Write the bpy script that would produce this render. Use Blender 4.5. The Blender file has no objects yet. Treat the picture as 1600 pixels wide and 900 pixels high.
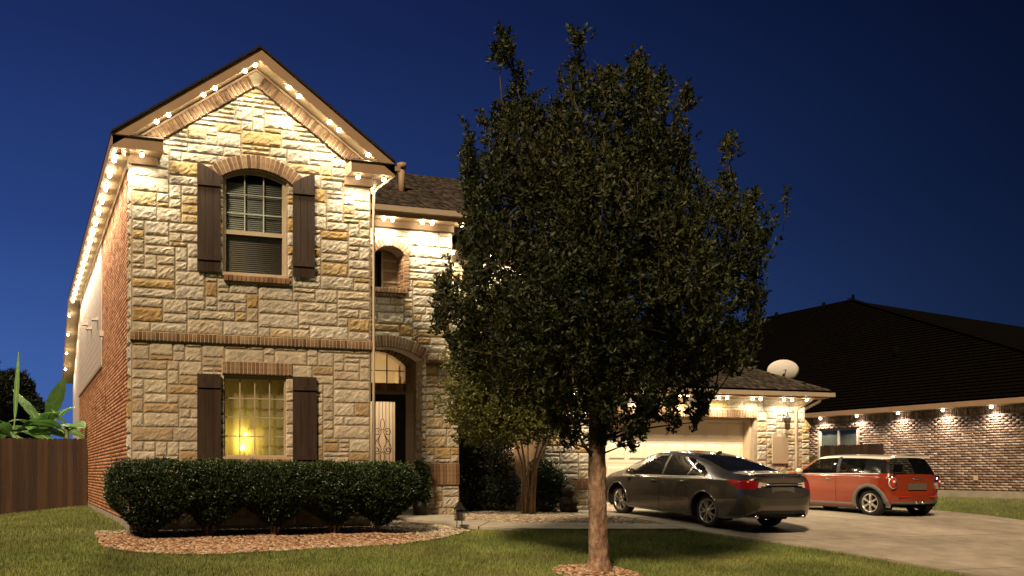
import bpy, bmesh, math, random
import numpy as np
from mathutils import Vector, Matrix, Euler

# ------------------------------------------------------------------ camera, sky, sun, exposure
S = bpy.context.scene
COL = S.collection
R = math.radians
YAW = R(17.64)
cd = bpy.data.cameras.new('camera'); cam = bpy.data.objects.new('camera', cd); COL.objects.link(cam)
cd.sensor_width = 36; cd.sensor_fit = 'HORIZONTAL'; cd.lens = 1462/1600*36
cd.shift_x = .1875; cd.shift_y = .18; cd.clip_start = .1; cd.clip_end = 3000
cam.location = (-1.77, -16.23, .95); cam.rotation_euler = (R(90), 0, -YAW)
S.camera = cam

W = bpy.data.worlds.new('World'); S.world = W; W.use_nodes = True
wt = W.node_tree; wn = wt.nodes; wl = wt.links
bg = wn['Background']
# dusk sky: deep blue, a little lighter low down towards the afterglow beyond the house's left side
tc = wn.new('ShaderNodeTexCoord')
nrm = wn.new('ShaderNodeVectorMath'); nrm.operation = 'NORMALIZE'; wl.new(tc.outputs['Generated'], nrm.inputs[0])
sep = wn.new('ShaderNodeSeparateXYZ'); wl.new(nrm.outputs[0], sep.inputs[0])
ramp = wn.new('ShaderNodeValToRGB'); wl.new(sep.outputs['Z'], ramp.inputs[0])
e = ramp.color_ramp.elements
e[0].position = 0.0; e[0].color = (.052, .118, .36, 1)
e[1].position = .62; e[1].color = (.0042, .0085, .042, 1)
for p, c in ((.12, (.036, .088, .29, 1)), (.25, (.0185, .047, .185, 1)), (.42, (.0095, .023, .105, 1))):
    k = e.new(p); k.color = c
dot = wn.new('ShaderNodeVectorMath'); dot.operation = 'DOT_PRODUCT'; wl.new(nrm.outputs[0], dot.inputs[0])
AZ = (math.sin(R(-35)), math.cos(R(-35)), 0); dot.inputs[1].default_value = AZ
mr = wn.new('ShaderNodeMapRange'); mr.interpolation_type = 'SMOOTHSTEP'; wl.new(dot.outputs['Value'], mr.inputs[0])
mr.inputs[1].default_value = -.2; mr.inputs[2].default_value = 1.0; mr.inputs[3].default_value = .10; mr.inputs[4].default_value = 1.25
mul = wn.new('ShaderNodeVectorMath'); mul.operation = 'SCALE'
wl.new(ramp.outputs[0], mul.inputs[0]); wl.new(mr.outputs[0], mul.inputs['Scale'])
# a few stars
vor = wn.new('ShaderNodeTexVoronoi'); vor.inputs['Scale'].default_value = 34; wl.new(nrm.outputs[0], vor.inputs['Vector'])
lt = wn.new('ShaderNodeMath'); lt.operation = 'LESS_THAN'; lt.inputs[1].default_value = .020; wl.new(vor.outputs['Distance'], lt.inputs[0])
vs = wn.new('ShaderNodeSeparateColor'); wl.new(vor.outputs['Color'], vs.inputs[0])
gt = wn.new('ShaderNodeMath'); gt.operation = 'GREATER_THAN'; gt.inputs[1].default_value = .90; wl.new(vs.outputs[0], gt.inputs[0])
sm = wn.new('ShaderNodeMath'); sm.operation = 'MULTIPLY'; wl.new(lt.outputs[0], sm.inputs[0]); wl.new(gt.outputs[0], sm.inputs[1])
s2 = wn.new('ShaderNodeMath'); s2.operation = 'MULTIPLY'; s2.inputs[1].default_value = .22; wl.new(sm.outputs[0], s2.inputs[0])
addv = wn.new('ShaderNodeVectorMath'); addv.operation = 'ADD'; wl.new(mul.outputs[0], addv.inputs[0]); wl.new(s2.outputs[0], addv.inputs[1])
wl.new(addv.outputs[0], bg.inputs['Color']); bg.inputs['Strength'].default_value = 1.0

sd = bpy.data.lights.new('street_lamp', 'SUN'); street_lamp = bpy.data.objects.new('street_lamp', sd); COL.objects.link(street_lamp)
sd.energy = 5.0; sd.angle = R(7); sd.color = (1.0, .74, .46)  # warm parallel light standing in for an unseen street lamp
LAMP_FROM = Vector((-.50, -.52, .69)).normalized()
street_lamp.rotation_euler = LAMP_FROM.to_track_quat('Z', 'Y').to_euler()

S.view_settings.view_transform = 'Standard'; S.view_settings.look = 'None'
S.view_settings.exposure = 0; S.view_settings.gamma = 1; S.view_settings.use_curve_mapping = False
S.render.engine = 'CYCLES'
S.cycles.use_denoising = True
S.cycles.max_bounces = 6; S.cycles.transparent_max_bounces = 8
S.cycles.sample_clamp_indirect = 4.0; S.cycles.caustics_reflective = False; S.cycles.caustics_refractive = False

random.seed(7)
RNG = np.random.default_rng(11)

# ------------------------------------------------------------------ materials
MATS = {}
def mat(name, c1, c2=None, rough=.8, scale=6, bump=0, bscale=None, metal=0, coat=0, rnd=None, attr=False, spec=.3, detail=6, bdist=.02, extra=None, coord='Object', stretch=None, trans=0, macro=None):
    """c1..c2 mixed by noise; rnd = list of (pos, colour) picked per object (or per face attribute 'rnd')"""
    if name in MATS: return MATS[name]
    m = bpy.data.materials.new(name); m.use_nodes = True
    nt = m.node_tree; n = nt.nodes; l = nt.links; b = n['Principled BSDF']
    b.inputs['Roughness'].default_value = rough; b.inputs['Metallic'].default_value = metal
    b.inputs['Coat Weight'].default_value = coat; b.inputs['Coat Roughness'].default_value = .05
    b.inputs['Specular IOR Level'].default_value = spec
    t = n.new('ShaderNodeTexCoord'); src = t.outputs['Object']
    if coord == 'World':
        gn = n.new('ShaderNodeNewGeometry'); src = gn.outputs['Position']
    if stretch:
        mp = n.new('ShaderNodeMapping'); mp.inputs['Scale'].default_value = stretch; l.new(src, mp.inputs[0]); src = mp.outputs[0]
    nz = n.new('ShaderNodeTexNoise'); nz.inputs['Scale'].default_value = scale; nz.inputs['Detail'].default_value = detail
    nz.inputs['Roughness'].default_value = .62; l.new(src, nz.inputs['Vector'])
    if c2 is None: c2 = tuple(x*.8 for x in c1)
    col = None
    if rnd:
        r = n.new('ShaderNodeValToRGB'); r.color_ramp.interpolation = 'LINEAR'
        els = r.color_ramp.elements
        while len(els) > 1: els.remove(els[-1])
        els[0].position = rnd[0][0]; els[0].color = (*rnd[0][1], 1)
        for p, c in rnd[1:]:
            q = els.new(p); q.color = (*c, 1)
        if attr:
            a = n.new('ShaderNodeAttribute'); a.attribute_name = 'rnd'; l.new(a.outputs['Fac'], r.inputs[0])
        else:
            a = n.new('ShaderNodeObjectInfo'); l.new(a.outputs['Random'], r.inputs[0])
        mx = n.new('ShaderNodeMix'); mx.data_type = 'RGBA'; mx.blend_type = 'MULTIPLY'
        rr = n.new('ShaderNodeMapRange'); l.new(nz.outputs[0], rr.inputs[0]); rr.inputs[1].default_value = .3; rr.inputs[2].default_value = .7
        rr.inputs[3].default_value = .62; rr.inputs[4].default_value = 1.12; rr.clamp = False
        cb = n.new('ShaderNodeCombineColor'); [l.new(rr.outputs[0], cb.inputs[i]) for i in range(3)]
        mx.inputs['Factor'].default_value = 1; l.new(r.outputs[0], mx.inputs['A']); l.new(cb.outputs[0], mx.inputs['B'])
        col = mx.outputs['Result']
    else:
        r = n.new('ShaderNodeValToRGB'); r.color_ramp.elements[0].position = .35; r.color_ramp.elements[1].position = .68
        r.color_ramp.elements[0].color = (*c2, 1); r.color_ramp.elements[1].color = (*c1, 1)
        l.new(nz.outputs[0], r.inputs[0]); col = r.outputs[0]
    if macro:
        ms_, lo, hi = macro[:3]
        gp_ = n.new('ShaderNodeNewGeometry'); m2 = n.new('ShaderNodeTexNoise'); m2.inputs['Scale'].default_value = ms_; m2.inputs['Detail'].default_value = 7; m2.inputs['Roughness'].default_value = .68
        if len(macro) > 3:
            mp2 = n.new('ShaderNodeMapping'); mp2.inputs['Scale'].default_value = macro[3]; l.new(gp_.outputs['Position'], mp2.inputs[0]); l.new(mp2.outputs[0], m2.inputs['Vector'])
        else: l.new(gp_.outputs['Position'], m2.inputs['Vector'])
        r2 = n.new('ShaderNodeMapRange'); l.new(m2.outputs[0], r2.inputs[0]); r2.inputs[1].default_value = .32; r2.inputs[2].default_value = .64; r2.inputs[3].default_value = lo; r2.inputs[4].default_value = hi
        x2 = n.new('ShaderNodeVectorMath'); x2.operation = 'SCALE'; l.new(col, x2.inputs[0]); l.new(r2.outputs[0], x2.inputs['Scale']); col = x2.outputs[0]
    l.new(col, b.inputs['Base Color'])
    if bump:
        bp = n.new('ShaderNodeBump'); bp.inputs['Strength'].default_value = bump; bp.inputs['Distance'].default_value = bdist
        nb = n.new('ShaderNodeTexNoise'); nb.inputs['Scale'].default_value = bscale or scale*3; nb.inputs['Detail'].default_value = 5
        l.new(src, nb.inputs['Vector']); l.new(nb.outputs[0], bp.inputs['Height']); l.new(bp.outputs[0], b.inputs['Normal'])
    if trans:
        tr = n.new('ShaderNodeBsdfTranslucent'); l.new(col, tr.inputs[0])
        ms = n.new('ShaderNodeMixShader'); ms.inputs[0].default_value = trans
        l.new(b.outputs[0], ms.inputs[1]); l.new(tr.outputs[0], ms.inputs[2]); l.new(ms.outputs[0], n['Material Output'].inputs[0])
    MATS[name] = m
    return m
def emit(name, c, s):
    if name in MATS: return MATS[name]
    m = bpy.data.materials.new(name); m.use_nodes = True; n = m.node_tree.nodes; b = n['Principled BSDF']
    b.inputs['Base Color'].default_value = (*c, 1); b.inputs['Emission Color'].default_value = (*c, 1); b.inputs['Emission Strength'].default_value = s
    MATS[name] = m; return m
def glass(name, tint, clear, rough=.04):
    """window glass: part clear, part mirror"""
    if name in MATS: return MATS[name]
    m = bpy.data.materials.new(name); m.use_nodes = True; nt = m.node_tree; n = nt.nodes; l = nt.links
    b = n['Principled BSDF']; b.inputs['Base Color'].default_value = (.006, .007, .008, 1); b.inputs['Roughness'].default_value = rough
    b.inputs['Specular IOR Level'].default_value = .5
    t = n.new('ShaderNodeBsdfTransparent'); t.inputs[0].default_value = (*tint, 1)
    x = n.new('ShaderNodeMixShader'); x.inputs[0].default_value = clear
    l.new(b.outputs[0], x.inputs[1]); l.new(t.outputs[0], x.inputs[2]); l.new(x.outputs[0], n['Material Output'].inputs[0])
    MATS[name] = m; return m
def sheer(name, c, clear):
    if name in MATS: return MATS[name]
    m = bpy.data.materials.new(name); m.use_nodes = True; nt = m.node_tree; n = nt.nodes; l = nt.links
    d = n.new('ShaderNodeBsdfDiffuse'); d.inputs[0].default_value = (*c, 1)
    t = n.new('ShaderNodeBsdfTranslucent'); t.inputs[0].default_value = (*c, 1)
    a = n.new('ShaderNodeMixShader'); a.inputs[0].default_value = .6; l.new(d.outputs[0], a.inputs[1]); l.new(t.outputs[0], a.inputs[2])
    q = n.new('ShaderNodeBsdfTransparent'); x = n.new('ShaderNodeMixShader'); x.inputs[0].default_value = clear
    l.new(a.outputs[0], x.inputs[1]); l.new(q.outputs[0], x.inputs[2]); l.new(x.outputs[0], n['Material Output'].inputs[0])
    MATS[name] = m; return m

STONE = mat('limestone', (.6, .54, .43), rough=.9, scale=9, bump=.65, bscale=19, bdist=.03, macro=(1.1, .72, 1.08, (1, 1, .45)),
            rnd=[(0, (.46, .38, .27)), (.14, (.55, .48, .37)), (.34, (.61, .56, .46)), (.55, (.51, .46, .38)), (.72, (.57, .50, .38)), (.82, (.53, .42, .25)), (.92, (.47, .33, .15)), (1, (.43, .28, .11))])
STONE_LOW = mat('limestone smooth', (.5, .42, .32), rough=.9, scale=9, bump=.6, bscale=19, bdist=.024, macro=(1.1, .78, 1.15, (1, 1, .45)),
            rnd=[(0, (.50, .41, .31)), (.3, (.58, .51, .40)), (.6, (.52, .45, .34)), (.8, (.45, .37, .27)), (.92, (.40, .27, .13)), (1, (.44, .31, .16))])
LMORTAR = mat('pale mortar', (.50, .42, .31), (.42, .35, .25), rough=.95, scale=14, bump=.3)
MORTAR = mat('mortar', (.36, .29, .21), (.25, .20, .145), rough=.95, scale=14, bump=.3)
BRICK = mat('trim brick', (.3, .2, .12), rough=.9, scale=18, bump=.4, bscale=60, bdist=.006,
            rnd=[(0, (.13, .066, .036)), (.35, (.23, .13, .070)), (.65, (.30, .19, .108)), (.85, (.18, .095, .05)), (1, (.38, .26, .16))])
BRICKS = mat('wall brick', (.3, .14, .07), rough=.9, scale=12, bump=.4, bscale=50, bdist=.006, attr=True,
            rnd=[(0, (.25, .10, .048)), (.4, (.39, .17, .080)), (.7, (.47, .22, .11)), (1, (.53, .30, .17))])
NBRICKS = mat('mottled wall brick', (.3, .2, .14), rough=.9, scale=12, bump=.4, bscale=50, bdist=.006, attr=True,
            rnd=[(0, (.14, .086, .060)), (.3, (.21, .14, .10)), (.6, (.28, .195, .145)), (.85, (.34, .25, .19)), (1, (.42, .33, .265))])
TRIM = mat('beige trim paint', (.36, .245, .155), (.32, .215, .135), rough=.55, scale=3)
SOFFIT = mat('soffit paint', (.55, .42, .27), (.5, .38, .24), rough=.6, scale=3)
SIDING = mat('siding paint', (.48, .40, .35), (.42, .35, .30), rough=.7, scale=3)
SHUT = mat('shutter stain', (.056, .035, .024), (.030, .018, .012), rough=.6, scale=8, bump=.25, bscale=30, stretch=(1, 1, .12))
FRAMEM = mat('window frame paint', (.45, .36, .25), (.40, .32, .22), rough=.5, scale=3)
DARK = mat('black metal', (.02, .017, .014), (.012, .01, .008), rough=.45, scale=9)
SHINGLE = mat('asphalt shingle', (.1, .08, .06), rough=.95, scale=30, bump=.4, bscale=160, bdist=.004, attr=True,
            rnd=[(0, (.030, .023, .018)), (.5, (.052, .041, .031)), (1, (.088, .070, .053))])
ROOFD = mat('unlit roof sheet', (.0045, .004, .0036), (.003, .0027, .0024), spec=0, rough=1, scale=20, bump=.3)  # near-black colour stands in for roofs the lamp light does not reach
FENCEM = mat('fence wood', (.1, .055, .03), rough=.85, scale=5, bump=.4, bscale=22, stretch=(1, 1, .1),
             rnd=[(0, (.036, .018, .010)), (.5, (.054, .027, .015)), (1, (.074, .040, .022))])
CONC = mat('concrete', (.41, .36, .295), (.30, .26, .21), rough=.9, scale=2.6, bump=.25, macro=(.55, .62, 1.08), bscale=70, bdist=.004, detail=9, coord='World')
DIRT = mat('soil', (.10, .07, .045), (.06, .042, .028), rough=1, scale=8, bump=.5)
LAWN = mat('lawn soil', (.075, .095, .028), (.10, .095, .036), rough=1, scale=1.3, bump=.5, bscale=60, detail=8, coord='World')
GRASSM = mat('grass blade', (.1, .12, .03), rough=.75, scale=.9, attr=True, coord='World', trans=.15,
             macro=(.7, .62, 1.25), rnd=[(0, (.125, .165, .042)), (.45, (.19, .235, .062)), (.8, (.27, .28, .088)), (1, (.38, .33, .15))])
BARK = mat('bark', (.37, .245, .165), (.12, .066, .042), rough=.95, scale=13, bump=1, bscale=26, bdist=.03, detail=9, stretch=(1, 1, .4))
BARK2 = mat('pale bark', (.36, .25, .15), (.2, .13, .08), rough=.9, scale=9, bump=.4, stretch=(1, 1, .25))
LEAF = mat('tree leaf', (.04, .05, .02), rough=.55, scale=2, attr=True, coord='World', trans=.22,
           rnd=[(0, (.016, .023, .006)), (.5, (.029, .038, .009)), (.85, (.050, .060, .014)), (1, (.082, .068, .019))])
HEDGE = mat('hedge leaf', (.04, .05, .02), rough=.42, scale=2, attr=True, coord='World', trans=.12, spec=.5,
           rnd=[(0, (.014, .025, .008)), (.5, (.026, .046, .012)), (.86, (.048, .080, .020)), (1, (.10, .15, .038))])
MYR = mat('myrtle leaf', (.06, .08, .02), rough=.5, scale=2, attr=True, coord='World', trans=.3,
           rnd=[(0, (.085, .10, .025)), (.5, (.14, .15, .038)), (1, (.21, .20, .06))])
PINK = mat('pink blossom', (.5, .12, .12), (.4, .08, .08), rough=.8)
BANANA = mat('banana leaf', (.14, .30, .08), (.08, .20, .045), rough=.4, scale=5, trans=.35, spec=.5)
SHRUB = mat('dark shrub leaf', (.03, .04, .014), rough=.5, scale=2, attr=True, coord='World', trans=.1,
           rnd=[(0, (.010, .014, .006)), (.7, (.018, .026, .010)), (1, (.045, .060, .020))])
RED_ROCK = mat('red rock mulch', (.4, .2, .12), rough=.95, scale=20, attr=True, bump=.3,
           rnd=[(0, (.20, .10, .058)), (.35, (.33, .18, .10)), (.7, (.43, .28, .18)), (1, (.56, .45, .32))])
RIVER = mat('river rock', (.4, .33, .24), rough=.85, scale=20, attr=True, bump=.2,
           rnd=[(0, (.17, .13, .09)), (.4, (.32, .25, .17)), (.75, (.44, .36, .26)), (1, (.55, .47, .36))])
DOORW = mat('garage door paint', (.72, .64, .50), (.68, .60, .46), rough=.5, scale=2)
BULB = emit('lit bulb', (1.0, .84, .56), 60)
NBULB = emit('lit neighbour bulb', (1.0, .86, .66), 24)

# ------------------------------------------------------------------ mesh helpers
def link(name, me, m=None, parent=None, loc=None, smooth=False):
    if m is not None and len(me.materials) == 0: me.materials.append(m)
    o = bpy.data.objects.new(name, me); COL.objects.link(o)
    if parent is not None: o.parent = parent
    if loc is not None: o.location = loc
    if smooth: me.polygons.foreach_set('use_smooth', [True]*len(me.polygons))
    return o
def mesh(name, v, f, m=None, parent=None, loc=None, smooth=False):
    me = bpy.data.meshes.new(name); me.from_pydata([tuple(map(float, p)) for p in v], [], [tuple(map(int, q)) for q in f]); me.update()
    return link(name, me, m, parent, loc, smooth)
def tag(o, label, cat=None, group=None, kind=None):
    o['label'] = label
    if cat: o['category'] = cat
    if group: o['group'] = group
    if kind: o['kind'] = kind
    return o
def struct(o): o['kind'] = 'structure'; return o
def stuff(o): o['kind'] = 'stuff'; return o
def thing(name, label, cat, loc=(0, 0, 0), group=None, rz=0):
    o = bpy.data.objects.new(name, None); COL.objects.link(o); o.location = loc; o.rotation_euler = (0, 0, rz)
    o.empty_display_size = .1
    return tag(o, label, cat, group)
BF = [(0, 3, 2, 1), (4, 5, 6, 7), (0, 1, 5, 4), (1, 2, 6, 5), (2, 3, 7, 6), (3, 0, 4, 7)]
def boxv(x0, x1, y0, y1, z0, z1):
    return [(x0, y0, z0), (x1, y0, z0), (x1, y1, z0), (x0, y1, z0), (x0, y0, z1), (x1, y0, z1), (x1, y1, z1), (x0, y1, z1)]
class MB:
    def __init__(s): s.v = []; s.f = []
    def add(s, v, f):
        n = len(s.v); s.v += list(v); s.f += [tuple(i+n for i in q) for q in f]; return s
    def box(s, *a): return s.add(boxv(*a), BF)
    def tube(s, pts, rad, n=8, cap=True):
        pts = [Vector(p) for p in pts]
        if not hasattr(rad, '__len__'): rad = [rad]*len(pts)
        vs = []; fs = []
        up = None
        for i, p in enumerate(pts):
            d = (pts[min(i+1, len(pts)-1)]-pts[max(i-1, 0)]).normalized()
            if up is None: up = d.orthogonal().normalized()
            up = (up-d*up.dot(d)).normalized(); w = d.cross(up)
            for k in range(n):
                t = 2*math.pi*k/n; vs.append(p+(up*math.cos(t)+w*math.sin(t))*rad[i])
        for i in range(len(pts)-1):
            for k in range(n): fs.append((i*n+k, i*n+(k+1) % n, (i+1)*n+(k+1) % n, (i+1)*n+k))
        if cap: fs += [tuple(range(n))[::-1], tuple(range((len(pts)-1)*n, len(pts)*n))]
        return s.add(vs, fs)
    def lathe(s, prof, n=24, M=None):
        vs = []; fs = []
        for r, z in prof:
            for k in range(n):
                t = 2*math.pi*k/n; p = Vector((r*math.cos(t), r*math.sin(t), z)); vs.append(M @ p if M else p)
        for i in range(len(prof)-1):
            for k in range(n): fs.append((i*n+k, i*n+(k+1) % n, (i+1)*n+(k+1) % n, (i+1)*n+k))
        return s.add(vs, fs)
    def prism(s, poly, ext):
        """poly: 3-D points of a planar outline, ext: vector"""
        n = len(poly); e = Vector(ext)
        vs = [Vector(p) for p in poly]+[Vector(p)+e for p in poly]
        fs = [tuple(range(n))[::-1], tuple(range(n, 2*n))]+[(i, (i+1) % n, n+(i+1) % n, n+i) for i in range(n)]
        return s.add(vs, fs)
    def build(s, name, m, parent=None, loc=None, smooth=False):
        return mesh(name, s.v, s.f, m, parent, loc, smooth)
def bx(name, m, parent, *a): return MB().box(*a).build(name, m, parent)
def bevel(o, w=.004, seg=1):
    md = o.modifiers.new('bevel', 'BEVEL'); md.width = w; md.segments = seg; md.limit_method = 'ANGLE'; return o
def np_mesh(name, V, F, m, parent=None, rnd=None, smooth=False):
    """V (n,3) F (k,c) numpy"""
    me = bpy.data.meshes.new(name); n = len(V); k, c = F.shape
    me.vertices.add(n); me.vertices.foreach_set('co', V.astype(np.float32).ravel())
    me.loops.add(k*c); me.loops.foreach_set('vertex_index', F.astype(np.int32).ravel())
    me.polygons.add(k); me.polygons.foreach_set('loop_start', (np.arange(k)*c).astype(np.int32))
    me.update(calc_edges=True)
    if rnd is not None:
        a = me.attributes.new('rnd', 'FLOAT', 'FACE'); a.data.foreach_set('value', rnd.astype(np.float32))
    if smooth: me.polygons.foreach_set('use_smooth', np.ones(k, bool))
    return link(name, me, m, parent)
def boxes_np(name, C, H, m, parent=None, rot=None, skip_back=None):
    """many boxes: centres (n,3), half sizes (n,3), rot (3,3) shared; one random value per box"""
    C = np.asarray(C, float); H = np.asarray(H, float); n = len(C)
    sg = np.array([(-1, -1, -1), (1, -1, -1), (1, 1, -1), (-1, 1, -1), (-1, -1, 1), (1, -1, 1), (1, 1, 1), (-1, 1, 1)], float)
    L = sg[None]*H[:, None, :]
    if rot is not None: L = L @ np.asarray(rot).T
    V = (C[:, None]+L).reshape(-1, 3)
    F = (np.array(BF)[None]+(np.arange(n)*8)[:, None, None]).reshape(-1, 4)
    r = np.repeat(RNG.random(n), 6)
    return np_mesh(name, V, F, m, parent, r)
def holed(name, outer, holes, to3, ext, m, parent):
    """flat wall with holes: 2-D loops -> extruded slab"""
    bm = bmesh.new(); edges = []
    for lp in [outer]+holes:
        vs = [bm.verts.new(to3(*p)) for p in lp]
        edges += [bm.edges.new((vs[i], vs[(i+1) % len(vs)])) for i in range(len(vs))]
    r = bmesh.ops.triangle_fill(bm, use_beauty=True, edges=edges)
    fs = list(bm.faces)
    ex = bmesh.ops.extrude_face_region(bm, geom=fs)
    bmesh.ops.translate(bm, vec=Vector(ext), verts=[g for g in ex['geom'] if isinstance(g, bmesh.types.BMVert)])
    bmesh.ops.recalc_face_normals(bm, faces=bm.faces)
    me = bpy.data.meshes.new(name); bm.to_mesh(me); bm.free()
    return link(name, me, m, parent)

# ------------------------------------------------------------------ stone laying
def stone_rects(a0, a1, b0, b1, inside, cw=.105, ch=.083, big=(2, 8), seed=1):
    rg = random.Random(seed)
    na = int(round((a1-a0)/cw)); nb = int(round((b1-b0)/ch)); cw = (a1-a0)/na; ch = (b1-b0)/nb
    free = [[inside(a0+(i+.5)*cw, b0+(j+.5)*ch) for i in range(na)] for j in range(nb)]
    out = []
    for j in range(nb):
        i = 0
        while i < na:
            if not free[j][i]: i += 1; continue
            run = 0
            while i+run < na and free[j][i+run]: run += 1
            w = rg.randint(*big)
            if w > run-2: w = run if run <= big[1] else run//2
            w = max(1, min(w, run))
            h = rg.choice((1, 2, 2, 2, 2, 3, 3)) if w > 2 else rg.choice((1, 2, 2, 2, 3))
            if w > 5: h = rg.choice((2, 2, 3))
            hh = 1
            while hh < h and j+hh < nb and all(free[j+hh][i+q] for q in range(w)): hh += 1
            # avoid leaving one-row slivers under something
            for jj in range(j, j+hh):
                for q in range(w): free[jj][i+q] = False
            out.append((a0+i*cw, a0+(i+w)*cw, b0+j*ch, b0+(j+hh)*ch)); i += w
    return out
def stone_obj(rect, frame, parent, rg, amp=.03, base=.015, m=None):
    """frame: (origin, along, up, out). Rock-faced block."""
    a0, a1, b0, b1 = rect; gap = .008
    w = a1-a0-2*gap; h = b1-b0-2*gap
    nx = max(2, min(11, int(w/.05))); ny = max(2, min(5, int(h/.048)))
    xs = [0, .014]+[w*(i+1)/(nx+1) for i in range(nx)]+[w-.014, w]
    ys = [0, .014]+[h*(i+1)/(ny+1) for i in range(ny)]+[h-.014, h]
    O, A, U_, N = frame
    vs = []
    skew = rg.uniform(-.4, .4)
    for j, y in enumerate(ys):
        for i, x in enumerate(xs):
            ei = i in (0, len(xs)-1); ej = j in (0, len(ys)-1)
            if ei or ej: d = -.004; jx = rg.uniform(-.006, .006); jy = rg.uniform(-.006, .006)
            else:
                near = i in (1, len(xs)-2) or j in (1, len(ys)-2)
                d = base*(rg.uniform(.65, 1.1) if near else 1)+(0 if near else amp*rg.random()**1.3)+amp*.12*skew*(y/h-.5)
                jx = rg.uniform(-.012, .012) if not near else rg.uniform(-.004, .004); jy = rg.uniform(-.010, .010) if not near else rg.uniform(-.004, .004)
            vs.append(A*(x-w/2+jx)+U_*(y-h/2+jy)+N*d)
    nX = len(xs); fs = []
    for j in range(len(ys)-1):
        for i in range(nX-1):
            fs.append((j*nX+i, j*nX+i+1, (j+1)*nX+i+1, (j+1)*nX+i))
    c = O+A*((a0+a1)/2)+U_*((b0+b1)/2)
    return mesh('stone', vs, fs, m or STONE, parent, c)
BR_CACHE = {}
def brick_obj(parent, c, A, Up, N, w, d, h, m=None, name='brick'):
    """a brick centred at c; w along A, h along Up, d proud along N. mesh shared between equal bricks"""
    key = (round(w, 3), round(d, 3), round(h, 3), (m or BRICK).name)
    if key not in BR_CACHE:
        b = .004
        v = boxv(-w/2, w/2, 0, d-b, -h/2, h/2)[:]
        v = [(-w/2, 0, -h/2), (w/2, 0, -h/2), (w/2, 0, h/2), (-w/2, 0, h/2),
             (-w/2, d-b, -h/2), (w/2, d-b, -h/2), (w/2, d-b, h/2), (-w/2, d-b, h/2),
             (-w/2+b, d, -h/2+b), (w/2-b, d, -h/2+b), (w/2-b, d, h/2-b), (-w/2+b, d, h/2-b)]
        f = []
        for r in (0, 4):
            for k in range(4): f.append((r+k, r+(k+1) % 4, r+4+(k+1) % 4, r+4+k))
        f.append((8, 9, 10, 11))
        me = bpy.data.meshes.new(name); me.from_pydata(v, [], f); me.materials.append(m or BRICK); me.update()
        BR_CACHE[key] = me
    o = bpy.data.objects.new(name, BR_CACHE[key]); COL.objects.link(o); o.parent = parent
    M = Matrix((A, N, Up)).transposed().to_4x4(); M.translation = Vector(c); o.matrix_basis = M
    return o
XA, YA, ZA = Vector((1, 0, 0)), Vector((0, 1, 0)), Vector((0, 0, 1))

def ground_z(u, v):
    w = 2-v
    z = 0 if w < 0 else (-.0165*w*w if w < 3.05 else -.1535-.1*(min(w, 9)-3.05))
    if u < -.3: z -= .1*(min(-u, 5)-.3)*min(1, max(0, (v+2)/8))
    if u > 20.9: z += .22*min(1, (u-20.9)/2.6)**1.2*min(1, max(0, (v+9)/6))
    return z
# ------------------------------------------------------------------ ground, drive, path, beds
def axis(lo, hi, f0, f1, step, coarse):
    return list(np.linspace(lo, f0, coarse))[:-1]+list(np.arange(f0, f1, step))+list(np.linspace(f1, hi, coarse))
us = axis(-500, 600, -12, 32, .6, 14); vs_ = axis(-120, 900, -12, 20, .6, 14)
gv = [(u, v, ground_z(u, v)-.02) for v in vs_ for u in us]
nu = len(us)
gf = [(j*nu+i, j*nu+i+1, (j+1)*nu+i+1, (j+1)*nu+i) for j in range(len(vs_)-1) for i in range(nu-1)]
struct(mesh('ground', gv, gf, LAWN, smooth=True))['label'] = 'mown lawn and garden ground around the house'

def strip(name, left, right, dz, m, n=40, k=8, edge=.05):
    """sheet between two polylines, following the ground"""
    def samp(pl, t):
        L = [0]
        for a, b in zip(pl, pl[1:]): L.append(L[-1]+math.dist(a, b))
        s = t*L[-1]
        for i in range(len(pl)-1):
            if s <= L[i+1]+1e-9:
                q = (s-L[i])/max(1e-9, L[i+1]-L[i]); return (pl[i][0]+(pl[i+1][0]-pl[i][0])*q, pl[i][1]+(pl[i+1][1]-pl[i][1])*q)
        return pl[-1]
    v = []; f = []
    for j in range(n+1):
        a = samp(left, j/n); b = samp(right, j/n)
        for i in range(k+1):
            q = i/k; x = a[0]+(b[0]-a[0])*q; y = a[1]+(b[1]-a[1])*q; v.append((x, y, ground_z(x, y)+dz))
    for j in range(n):
        for i in range(k):
            f.append((j*(k+1)+i, j*(k+1)+i+1, (j+1)*(k+1)+i+1, (j+1)*(k+1)+i))
    # skirt
    ring = [i for i in range(k+1)]+[j*(k+1)+k for j in range(1, n+1)]+[n*(k+1)+i for i in range(k-1, -1, -1)]+[j*(k+1) for j in range(n-1, 0, -1)]
    b0 = len(v)
    for r in ring: v.append((v[r][0], v[r][1], v[r][2]-edge-dz))
    for i in range(len(ring)):
        j = (i+1) % len(ring); f.append((ring[i], b0+i, b0+j, ring[j]))
    return mesh(name, v, f, m)
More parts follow.
